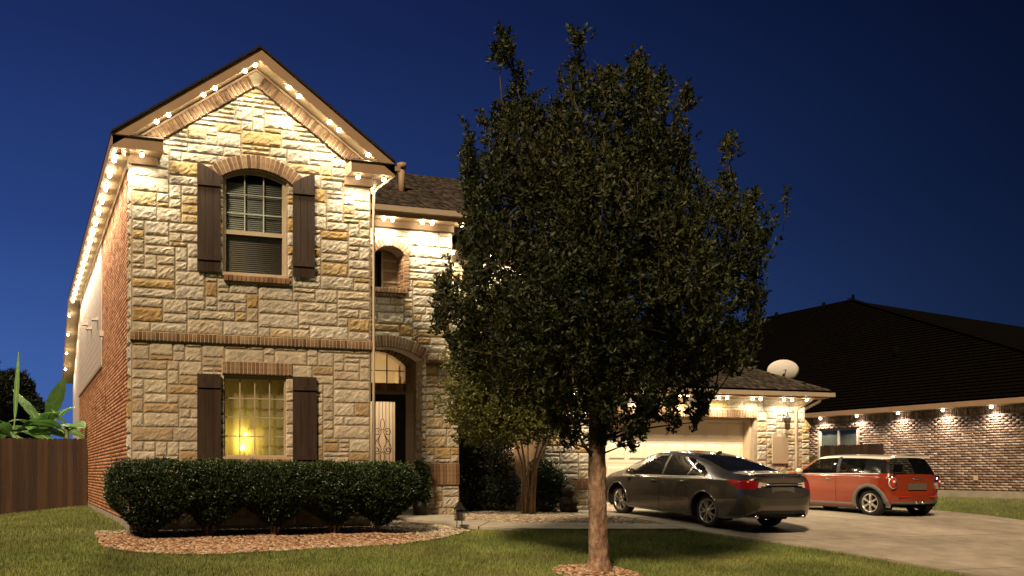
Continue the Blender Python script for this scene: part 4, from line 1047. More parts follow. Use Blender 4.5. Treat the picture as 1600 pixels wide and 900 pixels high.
# ------------------------------------------------------------------ fences
def fence(name, label, p0, p1, h, nb, rails=True, ztop=None, m=FENCEM):
    F = thing(name, label, 'fence'); a = Vector((*p0, 0)); b = Vector((*p1, 0)); d = (b-a); L = d.length; d.normalize(); nn = Vector((d.y, -d.x, 0))
    w = L/nb
    for i in range(nb):
        c = a+d*((i+.5)*w); zb_ = ground_z(c.x, c.y)-.05; zt = h+random.uniform(-.012, .012)
        off = nn*random.uniform(-.006, .006)
        q = [c-d*(w/2-.001)+off+ZA*zb_, c+d*(w/2-.001)+off+ZA*zb_, c+d*(w/2-.001)+off+ZA*(zt-.03), c+d*(w/2-.03)+off+ZA*zt, c-d*(w/2-.03)+off+ZA*zt, c-d*(w/2-.001)+off+ZA*(zt-.03)]
        MB().prism(q, nn*-.018).build('board', m, F)
    if rails:
        for z in (.35, h*.5, h-.3): MB().prism([a-nn*.03+ZA*z, b-nn*.03+ZA*z, b-nn*.03+ZA*(z+.09), a-nn*.03+ZA*(z+.09)], nn*-.04).build('rail', m, F)
    return F
fence('wooden_fence', 'brown board fence running left from the brick side wall', (-4.6, 10.9), (-.03, 10.9), 1.90, 34)
fence('wooden_fence', 'dark board fence between the garage and the neighbour brick house', (22.5, 7.4), (22.5, 5.1), 1.80, 17, m=mat('old fence wood', (.06, .04, .025), rough=.9, scale=5, rnd=[(0, (.04, .026, .016)), (1, (.075, .05, .032))]))
# ------------------------------------------------------------------ foliage
def leaf_mesh(name, P, D, L, Wd, m, parent=None, rnd=None):
    n = len(P); D = D/np.maximum(1e-6, np.linalg.norm(D, axis=1))[:, None]
    rv = RNG.normal(size=(n, 3)); S_ = np.cross(D, rv); S_ /= np.maximum(1e-6, np.linalg.norm(S_, axis=1))[:, None]
    Nn = np.cross(S_, D)
    L = np.broadcast_to(L, n)[:, None]; Wd = np.broadcast_to(Wd, n)[:, None]
    V = np.stack([P, P+D*L*.45+S_*Wd+Nn*Wd*.35, P+D*L, P+D*L*.45-S_*Wd+Nn*Wd*.35], 1).reshape(-1, 3)
    i = np.arange(n)[:, None]*4
    F = np.concatenate([i+np.array([[0, 1, 2]]), i+np.array([[0, 2, 3]])], 1).reshape(-1, 3)
    r = RNG.random(n) if rnd is None else rnd
    return np_mesh(name, V, F, m, parent, np.repeat(r, 2))
def sprigs(centres, dirs, length, per, leaf, wid, spread=.75):
    """leaves set along short twigs"""
    n = len(centres); dirs = dirs/np.maximum(1e-6, np.linalg.norm(dirs, axis=1))[:, None]
    t = RNG.random((n, per)); ln = np.broadcast_to(length, n)[:, None]
    P = centres[:, None]+dirs[:, None]*(t*ln)[..., None]
    D = dirs[:, None]*.75+RNG.normal(0, spread, (n, per, 3))
    k = n*per
    return P.reshape(k, 3), D.reshape(k, 3), RNG.uniform(.5, 1.45, k)*leaf, RNG.uniform(.6, 1.35, k)*wid
def branch(mb, p0, p1, r0, r1, bend=.12, n=6, seg=7):
    p0, p1 = Vector(p0), Vector(p1); L = (p1-p0).length
    o1 = Vector((random.uniform(-1, 1), random.uniform(-1, 1), random.uniform(-.2, .6)))*L*bend
    pts = [p0+(p1-p0)*t+o1*math.sin(math.pi*t)+Vector((random.uniform(-1, 1), random.uniform(-1, 1), 0))*L*.012 for t in [i/n for i in range(n+1)]]
    pts[0] = p0; pts[-1] = p1
    mb.tube(pts, [r0+(r1-r0)*i/n for i in range(n+1)], seg); return pts

# big young tree on the lawn
T = thing('shade_tree', 'tall dark leafy tree with straight trunk in the front lawn', 'tree', (6.17, -4.55, -.52))
ts = Vector((6.17, -4.55, -.52))
tp = [(0, 0, -.1), (.0, 0, .03), (.012, 0, .2), (-.005, 0, .7), (-.012, .0, 1.2), (-.025, 0, 1.7), (-.03, 0, 2.3), (-.02, .02, 3.1), (-.06, 0, 4.0), (-.2, 0, 5.0), (-.33, 0, 6.2), (-.4, 0, 7.0)]
tr_ = [.23, .18, .143, .128, .122, .118, .108, .090, .07, .048, .026, .010]
def trunk_mesh():
    zz = np.concatenate([np.linspace(-.1, 2.4, 110), np.linspace(2.45, 7.0, 50)]); n = 30
    ph = RNG.uniform(0, 6.28, 8); v = []
    knots = [(.33, 5.2), (.42, 3.6), (.62, 4.4), (1.02, 5.0), (1.25, 3.9), (1.5, 5.4), (.85, 4.0)]
    for z in zz:
        cx = np.interp(z, [p[2] for p in tp], [p[0] for p in tp]); r = np.interp(z, [p[2] for p in tp], tr_)
        for k in range(n):
            a = 2*math.pi*k/n
            rr_ = r*(1+.035*math.sin(3*a+ph[0]+z*1.3)+.022*math.sin(7*a+ph[1]+1.5*math.sin(z*3+ph[2]))+.03*math.sin(11*a+4*math.sin(z*2.2))+.02*math.sin(z*23+2*math.sin(2*a+ph[3]))*(.6+.4*math.sin(a*5+z*4))+RNG.normal(0, .016))
            if z < .25: rr_ *= 1+.16*(1-max(z, 0)/.25)*max(0, math.sin(4*a+ph[4]))
            for kz, ka in knots:
                d = ((z-kz)/.05)**2+(((a-ka+math.pi) % (2*math.pi)-math.pi)/.35)**2
                rr_ += .020*math.exp(-d)-.014*math.exp(-d*6)
            v.append((cx+rr_*math.cos(a), rr_*math.sin(a), z))
    f = [(j*n+k, j*n+(k+1) % n, (j+1)*n+(k+1) % n, (j+1)*n+k) for j in range(len(zz)-1) for k in range(n)]
    return v, f
# lobes in the tree's own frame: (x right along view, y depth, z), radii ; x axis ~ +u rotated
rtv = Vector((math.cos(YAW), -math.sin(YAW), 0)); fwv = Vector((math.sin(YAW), math.cos(YAW), 0))
K = 13.5/1462
# crown outline in the tree's own upright plane (right, up); clumps fill a body of rounded depth inside it
OUT = [(905, 700), (868, 690), (850, 655), (800, 640), (752, 598), (705, 560), (668, 505), (682, 440), (722, 420), (706, 362), (724, 330), (708, 240), (737, 222), (752, 196), (776, 180), (790, 140), (768, 70), (797, 38), (816, 70), (830, 110), (828, 160), (848, 190), (856, 122), (872, 132), (884, 104), (870, 60), (880, 20), (894, 55), (914, 24), (920, 70), (906, 112), (925, 140), (944, 110), (960, 118), (972, 66), (986, 100), (1012, 84), (1014, 120), (1060, 135), (1080, 165), (1080, 232), (1066, 262), (1086, 290), (1106, 268), (1112, 215), (1148, 206), (1168, 235), (1146, 286), (1128, 318), (1150, 326), (1176, 292), (1202, 260), (1210, 290), (1194, 330), (1218, 345), (1196, 395), (1182, 425), (1192, 470), (1170, 520), (1168, 580), (1112, 612), (1108, 668), (1058, 674), (1030, 650), (1006, 697), (960, 700)]
OUT = [((x-933)*K, (893-y)*K) for x, y in OUT]
OA = np.array(OUT); OB = np.roll(OA, -1, 0)
def out_in(x, z):
    c = False
    for (x0, z0), (x1, z1) in zip(OA, OB):
        if (z0 > z) != (z1 > z) and x < (x1-x0)*(z-z0)/(z1-z0)+x0: c = not c
    return c
def out_dist(x, z):
    p = np.array((x, z)); ab = OB-OA; t = np.clip(((p-OA)*ab).sum(1)/(ab*ab).sum(1), 0, 1); return float(np.min(np.linalg.norm(OA+ab*t[:, None]-p, axis=1)))
CEN, DIR, LEN = [], [], []
limb = MB(); nodes = []
placed = []; tries = 0
while len(placed) < 250 and tries < 9000:
    tries += 1
    x = RNG.uniform(-2.5, 2.65); z = RNG.uniform(1.75, 8.1)
    if not out_in(x, z): continue
    d = out_dist(x, z)
    if d < .07: continue
    if x > .8 and z > 3.9 and RNG.random() < .45: continue
    if z > 5.4 and RNG.random() < .25: continue
    hd = min(2.0, 1.15*d+.12)                    # half depth of the body here
    y = hd*(1-abs(RNG.normal(0, .45)))*RNG.choice((-1, 1)) if d > .3 else RNG.uniform(-hd, hd)
    r = min(.40, .16+.55*d)*RNG.uniform(.75, 1.15)
    if any((x-a)**2+(y-b)**2+((z-c)*.75)**2 < (.52*(r+q))**2 for a, b, c, q in placed): continue
    placed.append((x, y, z, r))
for (x, y, z, r) in placed:
    c = rtv*x+fwv*y+ZA*z; d = out_dist(x, z)
    rx = min(r, max(.10, d-.10)); rz = min(r*RNG.uniform(1.2, 1.8), max(.16, r*.6+d*.6))
    start = max(1.6, min(6.3, z-.95*math.hypot(x, y)-.6)); fr = np.interp(start, [p[2] for p in tp], [p[0] for p in tp])
    s0 = Vector((fr, 0, start)); best = s0
    for q_ in nodes:                               # grow from the nearest existing branch below
        if q_.z < c.z-.1 and (q_-c).length < (best-c).length and (q_-c).length > .25: best = q_
    L_ = (c-best).length
    pts = branch(limb, best, c, .012+.008*L_, .006, .07, 5, 6); nodes += [pts[2], pts[4], c]
    n = int(16+330*(rx*r*rz)**.66)
    dd_ = RNG.normal(size=(n, 3)); dd_ /= np.linalg.norm(dd_, axis=1)[:, None]; p = dd_*(RNG.random(n)**.5)[:, None]
    q = np.array(c)+p[:, :1]*np.array(rtv)*rx+p[:, 1:2]*np.array(fwv)*r+p[:, 2:]*np.array((0, 0, 1))*rz
    out = p[:, :1]*np.array(rtv)+p[:, 1:2]*np.array(fwv)
    CEN.append(q); DIR.append(out*.6+np.array((0, 0, .85))+RNG.normal(0, .3, (n, 3))); LEN.append(RNG.uniform(.08, .20, n)*min(1, .5+d))
    for k in range(2):                             # a few upright leading shoots per clump
        b0 = np.array(c)+np.array(rtv)*RNG.normal(0, rx*.5)+np.array(fwv)*RNG.normal(0, r*.5)+np.array((0, 0, rz*.5))
        dv = np.array((0, 0, 1.0))+np.array(rtv)*(.25*np.sign(x)*min(1, abs(x))+RNG.normal(0, .15))+np.array(fwv)*RNG.normal(0, .2); dv /= np.linalg.norm(dv); sl = RNG.uniform(.15, .42)*(.45 if d < .22 else 1)
        for t_ in np.linspace(0, 1, 6): CEN.append((b0+dv*sl*t_)[None]); DIR.append((dv+RNG.normal(0, .4, 3))[None]); LEN.append(np.array([.10]))
        limb.tube([b0-dv*.2, b0+dv*sl], [.006, .003], 4)
v, f = trunk_mesh(); mesh('trunk', v, f, BARK, T, smooth=True)
stuff(limb.build('limbs', mat('dark twig bark', (.10, .065, .04), (.05, .032, .02), rough=.95), T, smooth=True))
P, D, L, Wd = sprigs(np.concatenate(CEN), np.concatenate(DIR), np.concatenate(LEN), 9, .072, .0165)
rr = np.clip(RNG.random(len(P))*.8+.2*np.sin(P[:, 0]*2.3+1)*np.sin(P[:, 2]*1.9)+.1, 0, 1)
cr = leaf_mesh('crown', P, D, L, Wd, LEAF, T, rr); cr['label'] = 'dense dark green crown with upright leading shoots'
print('TREE', len(placed), tries, len(P))

# clipped hedge: five bushes grown together
def bush(u0, u1, v0, v1, z0, z1, stem, label, i):
    c = Vector(((u0+u1)/2, (v0+v1)/2, 0)); gz_ = ground_z(c.x, c.y)
    B = thing('hedge_bush', label, 'bush', (c.x, c.y, gz_), 'clipped bushes of the hedge under the window')
    n = 8200; hx, hy, hz = (u1-u0)/2+.09, (v1-v0)/2, (z1-z0)/2
    d = RNG.normal(size=(n, 3)); d /= np.linalg.norm(d, axis=1)[:, None]
    pw_ = 3.6
    k = (np.abs(d[:, 0])**pw_+np.abs(d[:, 1])**pw_+np.abs(d[:, 2])**pw_)**(-1/pw_)
    s = d*k[:, None]; s *= (1-.20*RNG.random(n)**1.8+.035*np.sin(d[:, 0]*9+i)*np.sin(d[:, 2]*8+2*i)+.04*RNG.normal(size=n)*.6)[:, None]
    low = np.clip((-s[:, 2]-.02)/.98, 0, 1)          # narrow towards the stem
    s[:, 0] *= 1-.80*low**1.1; s[:, 1] *= 1-.5*low
    q = s*np.array((hx, hy, hz))+np.array((0, 0, (z0+z1)/2-gz_))
    q[:, 0] += np.interp(low, [0, 1], [0, stem-c.x])
    P, D, L, W_ = sprigs(q, s*1.0+np.array((0, 0, .35)), np.full(n, .055), 4, .040, .0125, .7)
    k2 = 70
    b2 = np.stack([RNG.uniform(-hx*.9, hx*.9, k2), RNG.uniform(-hy*.9, hy*.9, k2), np.full(k2, z1-gz_-.06)], 1)
    P2, D2, L2, W2 = sprigs(b2, np.array((0, 0, 1.0))+RNG.normal(0, .3, (k2, 3)), RNG.uniform(.06, .16, k2), 12, .036, .011, .6)
    P, D, L, W_ = np.concatenate([P, P2]), np.concatenate([D, D2]), np.concatenate([L, L2]), np.concatenate([W_, W2])
    # clipped-top leaves coloured lighter, as fresh shoots and as light from above
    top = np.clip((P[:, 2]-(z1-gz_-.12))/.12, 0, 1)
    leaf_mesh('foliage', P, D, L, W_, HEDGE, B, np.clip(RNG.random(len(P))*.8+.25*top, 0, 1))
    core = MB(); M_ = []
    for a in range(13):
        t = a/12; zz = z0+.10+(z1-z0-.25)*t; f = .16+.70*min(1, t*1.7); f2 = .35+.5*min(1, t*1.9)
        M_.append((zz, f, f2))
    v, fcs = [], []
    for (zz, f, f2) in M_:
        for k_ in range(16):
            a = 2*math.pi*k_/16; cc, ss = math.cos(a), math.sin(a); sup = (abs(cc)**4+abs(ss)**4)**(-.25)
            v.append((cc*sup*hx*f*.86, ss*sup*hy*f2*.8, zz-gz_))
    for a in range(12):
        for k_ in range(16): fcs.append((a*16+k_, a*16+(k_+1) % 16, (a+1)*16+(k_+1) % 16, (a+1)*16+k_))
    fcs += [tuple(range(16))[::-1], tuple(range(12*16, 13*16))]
    mesh('dark_core', v, fcs, mat('core shade', (.012, .014, .006), (.006, .007, .003), rough=1, scale=20, bump=1, bscale=40), B)  # solid core blocks the view through; inner shade put into its colour
    st = MB()
    for k_ in range(5):
        a = random.uniform(0, 6.28); st.tube([(stem-c.x+.05*math.cos(a), .05*math.sin(a), -.05), (stem-c.x+.1*math.cos(a), .1*math.sin(a), .2), (stem-c.x+.22*math.cos(a), .2*math.sin(a), .5)], [.022, .018, .01], 6)
    st.build('stem', BARK, B)
bl = ['leftmost bush of the clipped hedge at the brick corner', 'second hedge bush from the brick corner', 'middle bush of the hedge below the lit window', 'fourth hedge bush from the brick corner', 'rightmost hedge bush beside the porch walk']
for i, (a, b, st) in enumerate(((-.36, .92, .17), (.84, 1.92, 1.2), (1.84, 2.90, 2.35), (2.82, 3.86, 3.43), (3.76, 4.78, 4.28))):
    bush(a, b, -1.32+.05*(i % 2), -.16, .10 if i else .02, 1.10-.012*i+random.uniform(-.015, .015), st, bl[i], i)

# crape myrtle with several pale stems in the rock bed
Tm = thing('crape_myrtle', 'small multi stemmed crape myrtle with pink blossoms in the rock bed', 'tree', (8.95, 2.2, -.0))
st = MB(); tips = []
for i in range(7):
    a = R(51*i+10); b = Vector((.13*math.cos(a), .13*math.sin(a), -.05)); lean = random.uniform(.35, .95)
    m1 = Vector((lean*.3*math.cos(a), lean*.3*math.sin(a), 1.1)); e = Vector((lean*1.1*math.cos(a), lean*1.1*math.sin(a), 2.2))
    st.tube([b, (b+m1)/2+Vector((0, 0, .03)), m1, (m1+e)/2, e], [.032, .027, .024, .020, .012], 8); tips.append(e); tips.append(e+Vector((random.uniform(-.4, .4), random.uniform(-.4, .4), .8)))
st.build('stem', BARK2, Tm, smooth=True)
q, dd = [], []
MX = (-.25, -.75)
ml = [(-1.55, -.3, 2.15, .62, .40), (-1.0, -.2, 2.6, .7, .5), (-.3, -.2, 2.3, .8, .45), (.35, 0, 2.5, .7, .5), (-.9, .1, 3.3, .7, .5), (-.1, 0, 3.4, .8, .6), (-1.3, 0, 1.75, .5, .30), (-.5, -.3, 1.85, .6, .3), (.3, -.2, 1.9, .5, .3), (-.6, 0, 4.1, .5, .4), (-1.75, -.3, 2.9, .4, .4), (-1.4, -.5, 3.6, .45, .35), (-.2, -.4, 2.0, .6, .3), (-1.0, -.5, 2.0, .5, .3), (-1.9, -.5, 3.3, .45, .4), (-1.5, -.5, 4.0, .5, .4), (-2.1, -.4, 2.5, .38, .35), (-.8, -.6, 4.4, .5, .4)]
ml = [(x+MX[0], y+MX[1], z, rx, rz) for x, y, z, rx, rz in ml]
for (x, y, z, rx, rz) in ml:
    n = int(480*rx*rx*rz*8)
    d = RNG.normal(size=(n, 3)); d /= np.linalg.norm(d, axis=1)[:, None]; p = d*(RNG.random(n)**.45)[:, None]
    q.append(np.array((x, y, z))+p*np.array((rx, rx, rz))); dd.append(p+np.array((0, 0, .4)))
    st2 = MB()
P, D, L, Wd = sprigs(np.concatenate(q), np.concatenate(dd), .14, 7, .058, .018, .8)
leaf_mesh('crown', P, D, L, Wd, MYR, Tm)
tw_ = MB()
for (x, y, z, rx, rz) in ml: branch(tw_, min(tips, key=lambda t: (t-Vector((x, y, z))).length), (x, y, z+.1), .014, .004, .1, 4, 5)
stuff(tw_.build('twigs', BARK2, Tm))
bp = []
for (x, y, z) in ((-.75, -.45, 4.2), (-.25, -.4, 3.75), (.15, -.5, 3.2), (-.5, -.6, 3.5)):
    bp.append(np.array((x, y, z))+RNG.normal(0, .075, (220, 3)))
bp = np.concatenate(bp); leaf_mesh('blossom', bp, RNG.normal(size=bp.shape), .035, .014, PINK, Tm)

def shrub(name, label, cat, loc, blobs, m, n=900, leaf=.05, wid=.017, per=6, group=None, stems=True):
    B = thing(name, label, cat, loc, group); q, dd = [], []
    for (x, y, z, rx, ry, rz) in blobs:
        k = int(n*max(.2, (rx*ry*rz)**.6)*3)
        d = RNG.normal(size=(k, 3)); d /= np.linalg.norm(d, axis=1)[:, None]; p = d*(RNG.random(k)**.4)[:, None]
        q.append(np.array((x, y, z))+p*np.array((rx, ry, rz))); dd.append(p+np.array((0, 0, .5)))
    P, D, L, W_ = sprigs(np.concatenate(q), np.concatenate(dd), .11, per, leaf, wid, .7)
    leaf_mesh('foliage', P, D, L, W_, m, B)
    if stems:
        s_ = MB()
        for (x, y, z, rx, ry, rz) in blobs: branch(s_, (x*.15, y*.15, -.05), (x, y, z), .022, .008, .1, 4, 6)
        s_.build('stem', BARK, B)
    return B
shrub('dark_shrub', 'tall dark shrub in the corner right of the porch pillar', 'shrub', (7.95, 4.0, 0), [(-.1, 0, .5, .5, .4, .5), (0, 0, 1.2, .5, .4, .5), (-.15, 0, 1.9, .42, .4, .5), (.3, 0, 1.6, .4, .4, .5)], SHRUB, 1300)
shrub('dark_shrub', 'broad dark shrub behind the crape myrtle stems', 'shrub', (9.0, 4.15, 0), [(-.2, 0, .5, .6, .4, .5), (.3, 0, .6, .5, .4, .5), (0, 0, 1.3, .6, .4, .5), (.2, 0, 1.9, .5, .4, .4)], SHRUB, 1300)
shrub('dark_shrub', 'low green shrub between the myrtle and the garage', 'shrub', (9.95, 3.1, 0), [(0, 0, .35, .35, .3, .35), (-.1, .1, .85, .3, .3, .35), (.15, 0, .7, .3, .3, .3)], mat('green shrub leaf', (.03, .05, .014), rough=.5, scale=2, attr=True, trans=.1, rnd=[(0, (.016, .028, .008)), (.7, (.03, .05, .014)), (1, (.06, .09, .025))]), 1100)
shrub('round_bush', 'light green bush at the far garage corner', 'bush', (20.4, 6.0, 0), [(0, 0, .6, .5, .5, .5), (-.2, 0, 1.0, .4, .4, .42), (.25, .1, .95, .4, .4, .4)], MYR, 1000)
shrub('porch_plant', 'small leafy plant at the foot of the porch pillar', 'plant', (6.35, 2.2, 0), [(0, 0, .9, .16, .14, .22), (0, 0, .55, .14, .14, .3)], HEDGE, 900)
MB().lathe([(0, 0), (.14, 0), (.19, .34), (.17, .34), (.15, .3), (0, .3)], 16).build('pot', DARK, bpy.data.objects['porch_plant'], smooth=True)

# dark trees behind the fence
for k, (x, y, s, lb) in enumerate(((-3.9, 24, 1.35, 'dark feathery tree behind the fence at the left edge'), (-2.3, 25.5, 1.12, 'dark bushy tree behind the banana plants'))):
    shrub('background_tree', lb, 'tree', (x, y, 0), [(0, 0, 1.6*s, 1.3*s, 1.2*s, 1.1*s), (.3, 0, 2.9*s, 1.2*s, 1.0*s, 1.0*s), (-.7, 0, 3.3*s, .9*s, .9*s, .9*s), (.2, .2, 3.9*s, .7*s, .7*s, .8*s)], SHRUB, 700, .16, .022, 7)

# banana plants
def banana_leaf(parent, base, az, rise, length, width, droop, tw=0):
    n = 16; mid = []; 
    dx, dy = math.cos(az), math.sin(az)
    for i in range(n+1):
        t = i/n; r = length*t
        mid.append(Vector((base[0]+dx*r*math.cos(rise)*(1-.12*t), base[1]+dy*r*math.cos(rise)*(1-.12*t), base[2]+math.sin(rise)*r-droop*length*t*t)))
    v, f = [], []
    for i in range(n+1):
        t = i/n; w = width*(math.sin(math.pi*min(1, max(0, (t-.14)/.86))**.75) if t > .14 else 0)+.012
        d = (mid[min(i+1, n)]-mid[max(i-1, 0)]).normalized(); side = d.cross(ZA)
        if side.length < .05: side = Vector((-dy, dx, 0))
        side.normalize(); side = Matrix.Rotation(tw, 3, d) @ side; up = side.cross(d)
        notch = 1-.16*(i % 3 == 2)*random.random()
        for sgn, hf in ((-1, 1), (-1, .5), (0, 0), (1, .5), (1, 1)):
            v.append(mid[i]+side*sgn*w*hf*notch+up*(.22*w*hf-.35*w*hf*hf*t))
    for i in range(n):
        for k in range(4): f.append((i*5+k, i*5+k+1, (i+1)*5+k+1, (i+1)*5+k))
    o = mesh('leaf', v, f, BANANA, parent, smooth=True)
    MB().tube(mid, [.022*(1-.8*i/n)+.004 for i in range(n+1)], 6).build('midrib', mat('banana rib', (.22, .32, .10), (.18, .26, .08), rough=.5), o)
for (x, y, lb, lv) in (
    (-2.0, 12.3, 'banana plant at the left edge with drooping leaves above the fence', ((R(10), .35, 1.5, .25, .42), (R(200), .3, 1.4, .26, .4), (R(60), 1.45, 1.75, .055, .0), (R(320), .25, 1.35, .25, .5), (R(150), .6, 1.3, .25, .45), (R(280), .15, 1.2, .22, .4), (R(350), .7, 1.4, .22, .5), (R(110), .5, 1.4, .24, .5), (R(230), .75, 1.3, .24, .55))),
    (-1.15, 12.6, 'tall banana plant with upright broad leaves above the fence', ((R(165), 1.05, 1.6, .30, .25), (R(30), .95, 1.65, .24, .42), (R(340), 1.2, 1.45, .26, .12), (R(250), .5, 1.3, .25, .4), (R(190), .5, 1.25, .26, .4), (R(310), .45, 1.3, .24, .42), (R(100), .8, 1.3, .26, .3), (R(5), .5, 1.3, .22, .55), (R(215), .8, 1.5, .25, .5), (R(285), .9, 1.4, .24, .5))),
    (-.55, 11.8, 'small banana plant tucked against the brick side wall', ((R(15), .45, .85, .16, .35), (R(200), .55, 1.1, .18, .40), (R(300), .4, .9, .17, .38), (R(120), .8, 1.0, .17, .25)))):
    B = thing('banana_plant', lb, 'plant', (x, y, ground_z(x, y)), 'banana plants behind the board fence')
    MB().tube([(0, 0, -.05), (.02, 0, .9), (.0, .02, 2.3)], [.13, .11, .06], 10).build('stem', mat('banana stem', (.12, .15, .05), (.08, .1, .035), rough=.6), B, smooth=True)
    for (az, rise, L_, w_, dr_) in lv: banana_leaf(B, (0, 0, 2.2+random.uniform(-.2, .2)), az, rise, L_*1.32, w_*1.2, dr_, random.uniform(-.5, .5))

# ------------------------------------------------------------------ garden ornaments
IR = mat('dark cast stone', (.045, .032, .022), (.025, .018, .012), rough=.8, scale=14, bump=.5)
g = thing('garden_statue', 'small dark squat animal statue on the river rocks', 'statue', (10.3, 2.72, .02))
body = MB()
body.lathe([(0, 0), (.17, .0), (.19, .06), (.20, .16), (.17, .28), (.13, .36), (.12, .40)], 16)
body.lathe([(.10, .36), (.16, .42), (.175, .50), (.15, .58), (.08, .63), (0, .64)], 16)
body.build('body', IR, g, smooth=True)
for sx in (-1, 1):
    ball('ear', .05, IR, g, (sx*.11, 0, .62)); ball('paw', .065, IR, g, (sx*.10, -.15, .06)); MB().tube([(sx*.15, -.04, .33), (sx*.16, -.12, .22), (sx*.07, -.17, .2)], [.05, .045, .04], 8).build('arm', IR, g, smooth=True)
ball('muzzle', .06, IR, g, (0, -.15, .48))
s_ = thing('garden_lantern', 'small dark metal garden lantern on a stake beside the walk', 'lantern', (5.98, -.42, ground_z(5.98, -.42)))
for sx in (-1, 1): MB().tube([(sx*.055, 0, -.02), (sx*.05, 0, .16)], .008, 6).build('stake', DARK, s_)
for k in range(4):
    sx, sy = (-1, 1, 1, -1)[k], (-1, -1, 1, 1)[k]; MB().tube([(sx*.06, sy*.06, .16), (sx*.065, sy*.065, .36)], .009, 5).build('post', DARK, s_)
bx('base', DARK, s_, -.075, .075, -.075, .075, .15, .165)
bx('core', mat('lantern dull glass', (.07, .06, .05), rough=.3), s_, -.05, .05, -.05, .05, .166, .35)
MB().add([(-.085, -.085, .355), (.085, -.085, .355), (.085, .085, .355), (-.085, .085, .355), (0, 0, .53)], [(0, 3, 2, 1), (0, 1, 4), (1, 2, 4), (2, 3, 4), (3, 0, 4)]).build('roof', DARK, s_)
MB().tube([(0, 0, .5), (0, 0, .58)], .01, 6).build('finial', DARK, s_)
sc = thing('security_light', 'twin headed security lamp under the left eave return', 'light', (-.16, -.30, 6.33))
for sx in (-1, 1): MB().lathe([(0, 0), (.028, .0), (.045, -.06), (.05, -.09), (.0, -.085)], 12).build('lamp_head', TRIM, sc, (sx*.07, -.03, .02), smooth=True)
# ------------------------------------------------------------------ cars
def paint(name, c, metal, rough):
    if name in MATS: return MATS[name]
    m = bpy.data.materials.new(name); m.use_nodes = True; n = m.node_tree.nodes; b = n['Principled BSDF']
    b.inputs['Base Color'].default_value = (*c, 1); b.inputs['Metallic'].default_value = metal; b.inputs['Roughness'].default_value = rough
    b.inputs['Coat Weight'].default_value = 1; b.inputs['Coat Roughness'].default_value = .04; MATS[name] = m; return m
RUB = mat('tyre rubber', (.018, .017, .016), (.012, .011, .011), rough=.85, scale=20)
ALLOY = mat('alloy', (.62, .60, .56), (.58, .56, .52), rough=.28, metal=.9)
CHROME = mat('chrome', (.75, .74, .72), (.72, .71, .69), rough=.12, metal=1)
BLACKP = mat('black plastic', (.02, .02, .02), (.014, .014, .014), rough=.55)
GREYP = mat('grey cladding plastic', (.15, .145, .135), (.12, .115, .11), rough=.7)
TAILR = mat('red tail lens', (.42, .012, .015), (.36, .01, .012), rough=.12, coat=1)
TAILW = mat('clear tail lens', (.75, .66, .55), (.7, .6, .5), rough=.15, coat=1)
UNDER = mat('underbody', (.01, .01, .01), rough=.9)
PLATE = mat('number plate', (.10, .085, .07), (.09, .078, .064), rough=.5)
TINT = glass('tinted car glass', (.30, .33, .31), .13, .03)
CLEARG = glass('car glass', (.62, .70, .62), .5, .03)
SEATM = mat('car seat fabric', (.09, .08, .065), (.07, .06, .05), rough=.9)
def smooth_interp(xs, ys, x):
    """monotone-ish cubic through keys"""
    xs = np.array(xs, float); ys = np.array(ys, float); o = np.argsort(xs); xs, ys = xs[o], ys[o]
    h = np.diff(xs); dl = np.diff(ys)/h; m = np.zeros_like(ys)
    for i in range(1, len(xs)-1):
        if dl[i-1]*dl[i] > 0: m[i] = 2/(1/dl[i-1]+1/dl[i])
    m[0], m[-1] = dl[0], dl[-1]
    i = np.clip(np.searchsorted(xs, x)-1, 0, len(h)-1); t = (x-xs[i])/h[i]
    return ys[i]*(1+2*t)*(1-t)**2+m[i]*h[i]*t*(1-t)**2+ys[i+1]*t*t*(3-2*t)+m[i+1]*h[i]*t*t*(t-1)
def inpoly(x, y, poly):
    c = False; n = len(poly)
    for i in range(n):
        x0, y0 = poly[i]; x1, y1 = poly[(i+1) % n]
        if (y0 > y) != (y1 > y) and x < (x1-x0)*(y-y0)/(y1-y0)+x0: c = not c
    return c
